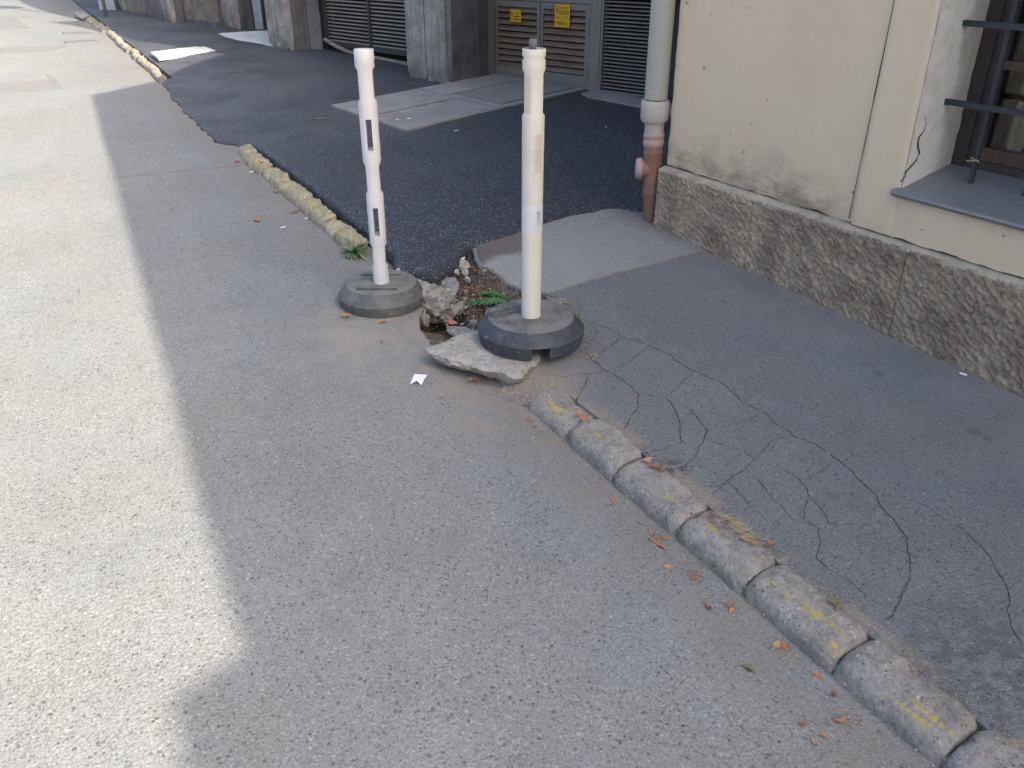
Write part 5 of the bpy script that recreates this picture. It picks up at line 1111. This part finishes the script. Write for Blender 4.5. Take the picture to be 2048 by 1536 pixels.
leaf(515, 442, .062, 'lo', 2, .9, 'single bright orange leaf lying out on the shaded road', g3); leaf(640, 239, .075, 'lt', 0, -.3, 'tan leaf lying on the fresh asphalt by the concrete apron', g3, HOV + .004)
g4 = 'leaves in and around the pit'
for (px, py, h, L, mt, v, rz, ti, lb) in [(897, 629, .035, .046, 'lt', 2, 1.4, .7, 'yellow tan leaf standing on the rubble above the dark hole'), (903, 645, .0, .050, 'lo', 0, -.3, .6, 'reddish leaf below the yellow leaf above the dark hole'), (945, 760, .004, .034, 'lo', 1, .2, .0, 'rust red leaf under the broken slab edge'), (953, 762, .004, .030, 'lb', 3, .9, .0, 'brown leaf next to the rust red leaf under the slab'), (883, 793, .003, .022, 'lt', 0, -.9, .0, 'small orange tan leaf on the road below the paper scrap'), (693, 634, .008, .055, 'lo', 3, -.5, .1, 'orange leaf poking out under the dusty bollard base'), (766, 645, .004, .04, 'lo', 1, .0, .0, 'thin orange leaf under the front of the dusty bollard base'), (764, 686, .003, .026, 'lb', 1, .8, .0, 'small dark brown leaf on the road between bollard base and slab'), (960, 600, .03, .03, 'lt', 3, .8, .3, 'curled ochre leaf beside the leafy weed')]:
    leaf(px, py, L, mt, v, rz, lb, g4, h, ti)
# loose leaf litter of the pit: bits nobody could count
m = MB(); rnd = random.Random(9)
ctr = [(955, 560), (960, 590), (945, 610), (955, 640), (985, 610), (930, 640), (965, 620), (940, 585)]
Lb = [leaf_mesh(1., .3, .3, .8, 50 + k, 'litter') for k in range(3)]; Lv = [([tuple(v.co) for v in q.vertices], [tuple(p.vertices) for p in q.polygons]) for q in Lb]
PS = []
for k in range(620):
    cx, cy = rnd.choice(ctr); p = G(cx + rnd.gauss(0, 16), cy + rnd.gauss(0, 14), 0.)
    PS.append((p.x, p.y))
PA = np.array(PS); ok = inpoly(PA, PIT); hs = soil_h(PA)
for (x, y), o_, h_ in zip(PS, ok, hs):
    if not o_: continue
    s = rnd.uniform(.010, .030); V_, F_ = rnd.choice(Lv); m.add(V_, F_, Matrix.Translation((x, y, gz(y) + h_ + rnd.uniform(.0, .016))) @ Matrix.Rotation(rnd.uniform(0, 6.3), 4, 'Z') @ Matrix.Rotation(rnd.uniform(-.8, .8), 4, 'Y') @ Matrix.Rotation(rnd.uniform(-.9, .9), 4, 'X') @ Matrix.Diagonal((s, s * rnd.uniform(.4, .9), s, 1)), rnd.choice((0, 0, 0, 0, 1, 2, 2, 3)))
tag(m.obj('leaf_litter', [M['litter'], M['lt'], M['lb'], M['rub']], None, (HOLE.x, HOLE.y, HOLE.z)), 'brown dry leaf litter filling the right side of the pit', 'leaf litter', kind='stuff')
# crumbs of leaves and dirt along the kerb
m = MB()
for k in range(900):
    z_ = rnd.random()
    if z_ < .45: x, y, h_ = 1.325 - abs(rnd.gauss(0, .045)), rnd.uniform(.3, 2.3), 0.0
    elif z_ < .70: x, y, h_ = 1.460 + abs(rnd.gauss(0, .012)), rnd.uniform(.3, 2.05), SW + .006
    elif z_ < .82: x, y, h_ = 2.825 - abs(rnd.gauss(0, .03)), rnd.uniform(.8, 3.3), SW + .018
    else: x, y, h_ = 1.31 - abs(rnd.gauss(0, .05)), rnd.uniform(3.6, 6.2), 0.0
    if fbm(x, y, 0, 5., 2) < -.05: continue
    s = rnd.uniform(.003, .010); V_, F_ = rnd.choice(Lv); m.add(V_, F_, Matrix.Translation((x, y, gz(y) + h_ + .001)) @ Matrix.Rotation(rnd.uniform(0, 6.3), 4, 'Z') @ Matrix.Rotation(rnd.uniform(-.3, .3), 4, 'X') @ Matrix.Diagonal((s, s * rnd.uniform(.3, .8), s * .6, 1)), rnd.choice((0, 0, 1, 2)))
for cx, cy, h_, nn in ((1312, 1075, 0, 30), (1325, 1060, 0, 14), (1385, 1145, 0, 34), (1462, 1208, 0, 22), (1070, 850, 0, 30), (1140, 890, 0, 22), (1200, 960, 0, 18), (1425, 1030, .058, 60), (1450, 1050, .058, 40), (1310, 935, .058, 24), (1165, 838, .058, 22), (1668, 1212, .058, 26), (1830, 1345, .058, 26), (960, 760, 0, 40), (900, 735, 0, 26), (1000, 775, 0, 34), (1680, 1440, 0, 16)):
    for k in range(nn):
        p = G(cx + rnd.gauss(0, 11), cy + rnd.gauss(0, 8), h_); s = rnd.uniform(.003, .011); V_, F_ = rnd.choice(Lv)
        if h_ == 0 and p.x > KX0 - .004: continue
        m.add(V_, F_, Matrix.Translation((p.x, p.y, p.z + .001)) @ Matrix.Rotation(rnd.uniform(0, 6.3), 4, 'Z') @ Matrix.Rotation(rnd.uniform(-.4, .4), 4, 'X') @ Matrix.Diagonal((s, s * rnd.uniform(.3, .8), s * .7, 1)), rnd.choice((0, 0, 1, 1, 2)))
tag(m.obj('leaf_crumbs', [M['litter'], M['lb'], M['lt']], None, (1.3, 1.5, gz(1.5))), 'brown leaf crumbs and dirt swept along the kerb', 'leaf litter', kind='stuff')
# crack debris
m = MB(); bs = blob(1, 1, .7, 333, 1, 5, .2)
for lp, line, wd in rib:
    if wd < .003: continue
    for q in line:
        for _ in range(2):
            if rnd.random() < .6: continue
            s = rnd.uniform(.0012, min(.0036, wd * .55)); x, y = q[0] + rnd.gauss(0, wd * .35), q[1] + rnd.gauss(0, wd * .35)
            m.add(bs.v, bs.f, Matrix.Translation((x, y, gz(y) + float(walk_h(np.array([[x, y]]))[0]) - .0035 + rnd.uniform(0, .003))) @ Matrix.Rotation(rnd.uniform(0, 6), 4, 'Z') @ Matrix.Diagonal((s * 1.5, s, s, 1)), rnd.choice((0, 0, 1, 2)))
tag(m.obj('crack_grit', [M['crackdirt'], M['pebble'], M['litter']], None, (2., 1.8, gz(1.8))), 'grit and crumbs lying in the cracks of the sidewalk', 'gravel', kind='stuff')
# straw clump behind the kerb
m = MB(); p0 = G(1478, 1062, .06)
for k in range(40):
    t = rnd.uniform(-1, 1); c = Vector((p0.x + .004 + rnd.gauss(0, .008), p0.y + t * .070, 0)); a = rnd.gauss(-1.2, .5); L = rnd.uniform(.025, .075); d = Vector((math.cos(a), math.sin(a), 0)) * L / 2; z = gz(c.y) + SW + .008 + rnd.uniform(0, .012)
    m.tube([(c.x - d.x, c.y - d.y, z), (c.x, c.y, z + rnd.uniform(0, .006)), (c.x + d.x, c.y + d.y, z + rnd.uniform(-.003, .008))], rnd.uniform(.0004, .0009), 4)
tag(m.obj('straw_clump', M['straw'], None, (p0.x, p0.y, gz(p0.y) + SW)), 'clump of dry yellow straw stalks behind a yellow flecked kerb stone', 'straw')
# twigs
for (pa, pb, lb) in (((1175, 712), (1196, 709), 'thin pale twig across the crack beside the black base'), ((1196, 709), (1183, 722), 'short pale twig at the crack beside the black base'), ((880, 575), (905, 605), 'thin bent grey root sticking out of the pit rubble')):
    a, b = G(*pa, SW + .014), G(*pb, SW + .014); m = MB(); m.tube([a, (a + b) / 2 + Vector((.003, .002, .004)), b], [.0012, .0015, .0009], 5); tag(m.obj('twig', M['straw'], None, a), lb, 'twig')
# paper scrap
q = [G(820, 772), G(829, 755), G(855, 753), G(848, 765), G(843, 773), G(835, 767)]; m = MB(); hz = [.004, .012, .004, .008, .003, .009]
m.add([(p.x, p.y, gz(p.y) + hz[i] + .003) for i, p in enumerate(q)] + [((q[0].x + q[3].x) / 2, (q[0].y + q[3].y) / 2, gz(q[0].y) + .014)], [(0, 6, 1), (1, 6, 2), (2, 6, 3), (3, 6, 4), (4, 6, 5), (5, 6, 0)]); o = m.obj('paper_scrap', M['paper'], None, (q[5].x, q[5].y, gz(q[5].y))); md = o.modifiers.new('s', 'SOLIDIFY'); md.thickness = .0006; tag(o, 'folded white paper scrap lying on the road before the slab', 'paper')
# cigarette ends and scraps
def butt(px, py, h, rz, label, L=.024, r=.0036):
    p = G(px, py, h); m = MB(); d = Vector((math.cos(rz), math.sin(rz), 0)); root = empty('cigarette_butt', (p.x, p.y, p.z), label, 'cigarette butt', 'cigarette butts')
    m.tube([p - d * L * .5 + Vector((0, 0, r)), p + d * L * .12 + Vector((0, 0, r))], r, 8); m.obj('paper_end', M['butt'], root, smooth=True, angle=40); m = MB(); m.tube([p + d * L * .12 + Vector((0, 0, r)), p + d * L * .5 + Vector((0, 0, r * .9))], r * 1.02, 8); m.obj('filter', M['butt'], root, smooth=True, angle=40)
butt(1926, 750, SW + .018, -1.25, 'white cigarette butt at the foot of the stone plinth'); butt(926, 518, .075, .35, 'white cigarette butt on the rubble at the tip of the fresh asphalt'); butt(566, 456, .002, .2, 'white cigarette butt on the road away from the yellowed kerb', .03); butt(613, 438, .002, .9, 'white cigarette butt lying right by the yellowed kerb', .03); butt(503, 345, .002, .4, 'white cigarette butt at the start of the yellowed kerb stones', .035)
butt(795, 240, .106, .5, 'pale cigarette butt on the far slab of the concrete apron', .035); butt(818, 238, .106, -.3, 'pale cigarette butt on the near slab of the concrete apron', .035); butt(913, 262, HOV + .006, .3, 'white cigarette butt on the fresh asphalt before the apron', .04); butt(1212, 255, HOV + .006, .9, 'white cigarette butt on the fresh asphalt near the drainpipe', .035); butt(980, 152, .085, 1.2, 'white cigarette butt at the left foot of the louvre doors', .04)

# ------------------------------------------------------------------ weeds
def blade(m, p, az, L, W, rise, droop, mi=0, fold=.35, seg=6):
    p = Vector(p); d = Vector((math.cos(az), math.sin(az), 0)); s = Vector((-d.y, d.x, 0)); V = []
    for i in range(seg + 1):
        t = i / seg; c = p + d * (L * t * math.cos(rise * (1 - t * .5))) + Vector((0, 0, L * (math.sin(rise) * t - droop * t * t))); w_ = W * (math.sin(math.pi * (t * .88 + .10)) ** .9) * (1 if i < seg else .05)
        V += [tuple(c - s * w_ + Vector((0, 0, w_ * fold))), tuple(c), tuple(c + s * w_ + Vector((0, 0, w_ * fold)))]
    m.add(V, [(i * 3 + j, i * 3 + j + 1, i * 3 + j + 4, i * 3 + j + 3) for i in range(seg) for j in range(2)], None, mi)
def weed_root(px, py, h, label): p = G(px, py, h); return p, empty('weed', (p.x, p.y, p.z), label, 'weed', 'weeds')
p, wr = weed_root(708, 508, .005, 'bushy green weed with strap leaves at the end of the yellowed kerb')
for k in range(34):
    m = MB(); blade(m, (p.x + rnd.gauss(0, .012), p.y + rnd.gauss(0, .012), p.z), rnd.uniform(0, 6.3), rnd.uniform(.06, .14), rnd.uniform(.005, .011), rnd.uniform(.5, 1.35), rnd.uniform(.3, .75)); m.obj('leaf', M['weed'] if k % 3 else M['weedp'], wr, smooth=True)
for az, L in ((4.0, .085), (3.6, .07), (4.6, .075), (5.2, .06)):
    m = MB(); blade(m, p, az, L, .015, .55, .5); m.obj('leaf', M['weed'], wr, smooth=True)
for k in range(3):
    m = MB(); a = rnd.uniform(0, 6); m.tube([p, p + Vector((.01 * math.cos(a), .01 * math.sin(a), .06)), p + Vector((.03 * math.cos(a), .03 * math.sin(a), .11))], [.0016, .0012, .0006], 5); m.obj('stem', M['weed'], wr)
p, wr = weed_root(1022, 606, .0, 'dark green weed with toothed leaves growing from the pit behind the ivory bollard')
for az, L, rise, mt in ((2.75, .16, .55, 'weedd'), (3.1, .13, .75, 'weed'), (2.2, .15, .7, 'weed'), (1.6, .14, .8, 'weedd'), (3.6, .12, .5, 'weedd'), (.9, .12, .8, 'weed'), (2.5, .10, 1.1, 'weed'), (4.2, .09, .5, 'weedd'), (.2, .11, .7, 'weed')):
    m = MB(); d = Vector((math.cos(az), math.sin(az), 0)); st = []
    for i in range(8):
        t = i / 7; st.append(p + d * L * t * math.cos(rise * (1 - t * .4)) + Vector((0, 0, L * (math.sin(rise) * t - .45 * t * t))))
    m.tube(st, [.0018 - .00015 * i for i in range(8)], 5)
    for i in range(2, 8):
        for sd_ in (-1, 1): blade(m, st[i], az + sd_ * (1.05 - .06 * i), L * (.36 if i < 7 else .28) * rnd.uniform(.8, 1.1), .0095, .15, .35, 0, .3, 5)
    blade(m, st[7], az, L * .35, .011, .1, .4); m.obj('leaf', M[mt], wr, smooth=True)
p, wr = weed_root(1155, 640, SW, 'small tufted weed with thin seed stalks beside the black bollard base')
for k in range(15):
    m = MB(); blade(m, (p.x + rnd.gauss(0, .006), p.y + rnd.gauss(0, .006), p.z), rnd.uniform(0, 6.3), rnd.uniform(.022, .05), rnd.uniform(.003, .006), rnd.uniform(.3, 1.2), rnd.uniform(.2, .6)); m.obj('leaf', M['weedp'] if k % 2 else M['weed'], wr, smooth=True)
for a, L in ((1.2, .085), (.2, .06), (5.4, .05)):
    m = MB(); t_ = p + Vector((.012 * math.cos(a), .012 * math.sin(a), L)); m.tube([p, (p + t_) / 2 + Vector((.002, 0, 0)), t_], .0008, 4); m.obj('stalk', M['stalk'], wr); m = MB(); m.tube([t_ - Vector((0, 0, .003)), t_ + Vector((0, 0, .003)), t_ + Vector((0, 0, .008))], [.0012, .0022, .0008], 6); m.obj('seed_head', M['stalk'], wr)
p, wr = weed_root(1110, 612, SW - .01, 'withered grey green moss and grass on the broken edge behind the black base')
for k in range(60):
    m_ = None
m = MB()
for k in range(90): blade(m, (p.x + rnd.gauss(0, .035), p.y + rnd.gauss(0, .02), p.z + .008), rnd.uniform(0, 6.3), rnd.uniform(.012, .035), .0016, rnd.uniform(.1, 1.), rnd.uniform(.3, .7))
m.obj('grass', M['straw'], wr, smooth=True)
# a burst of straw where the far kerb row begins
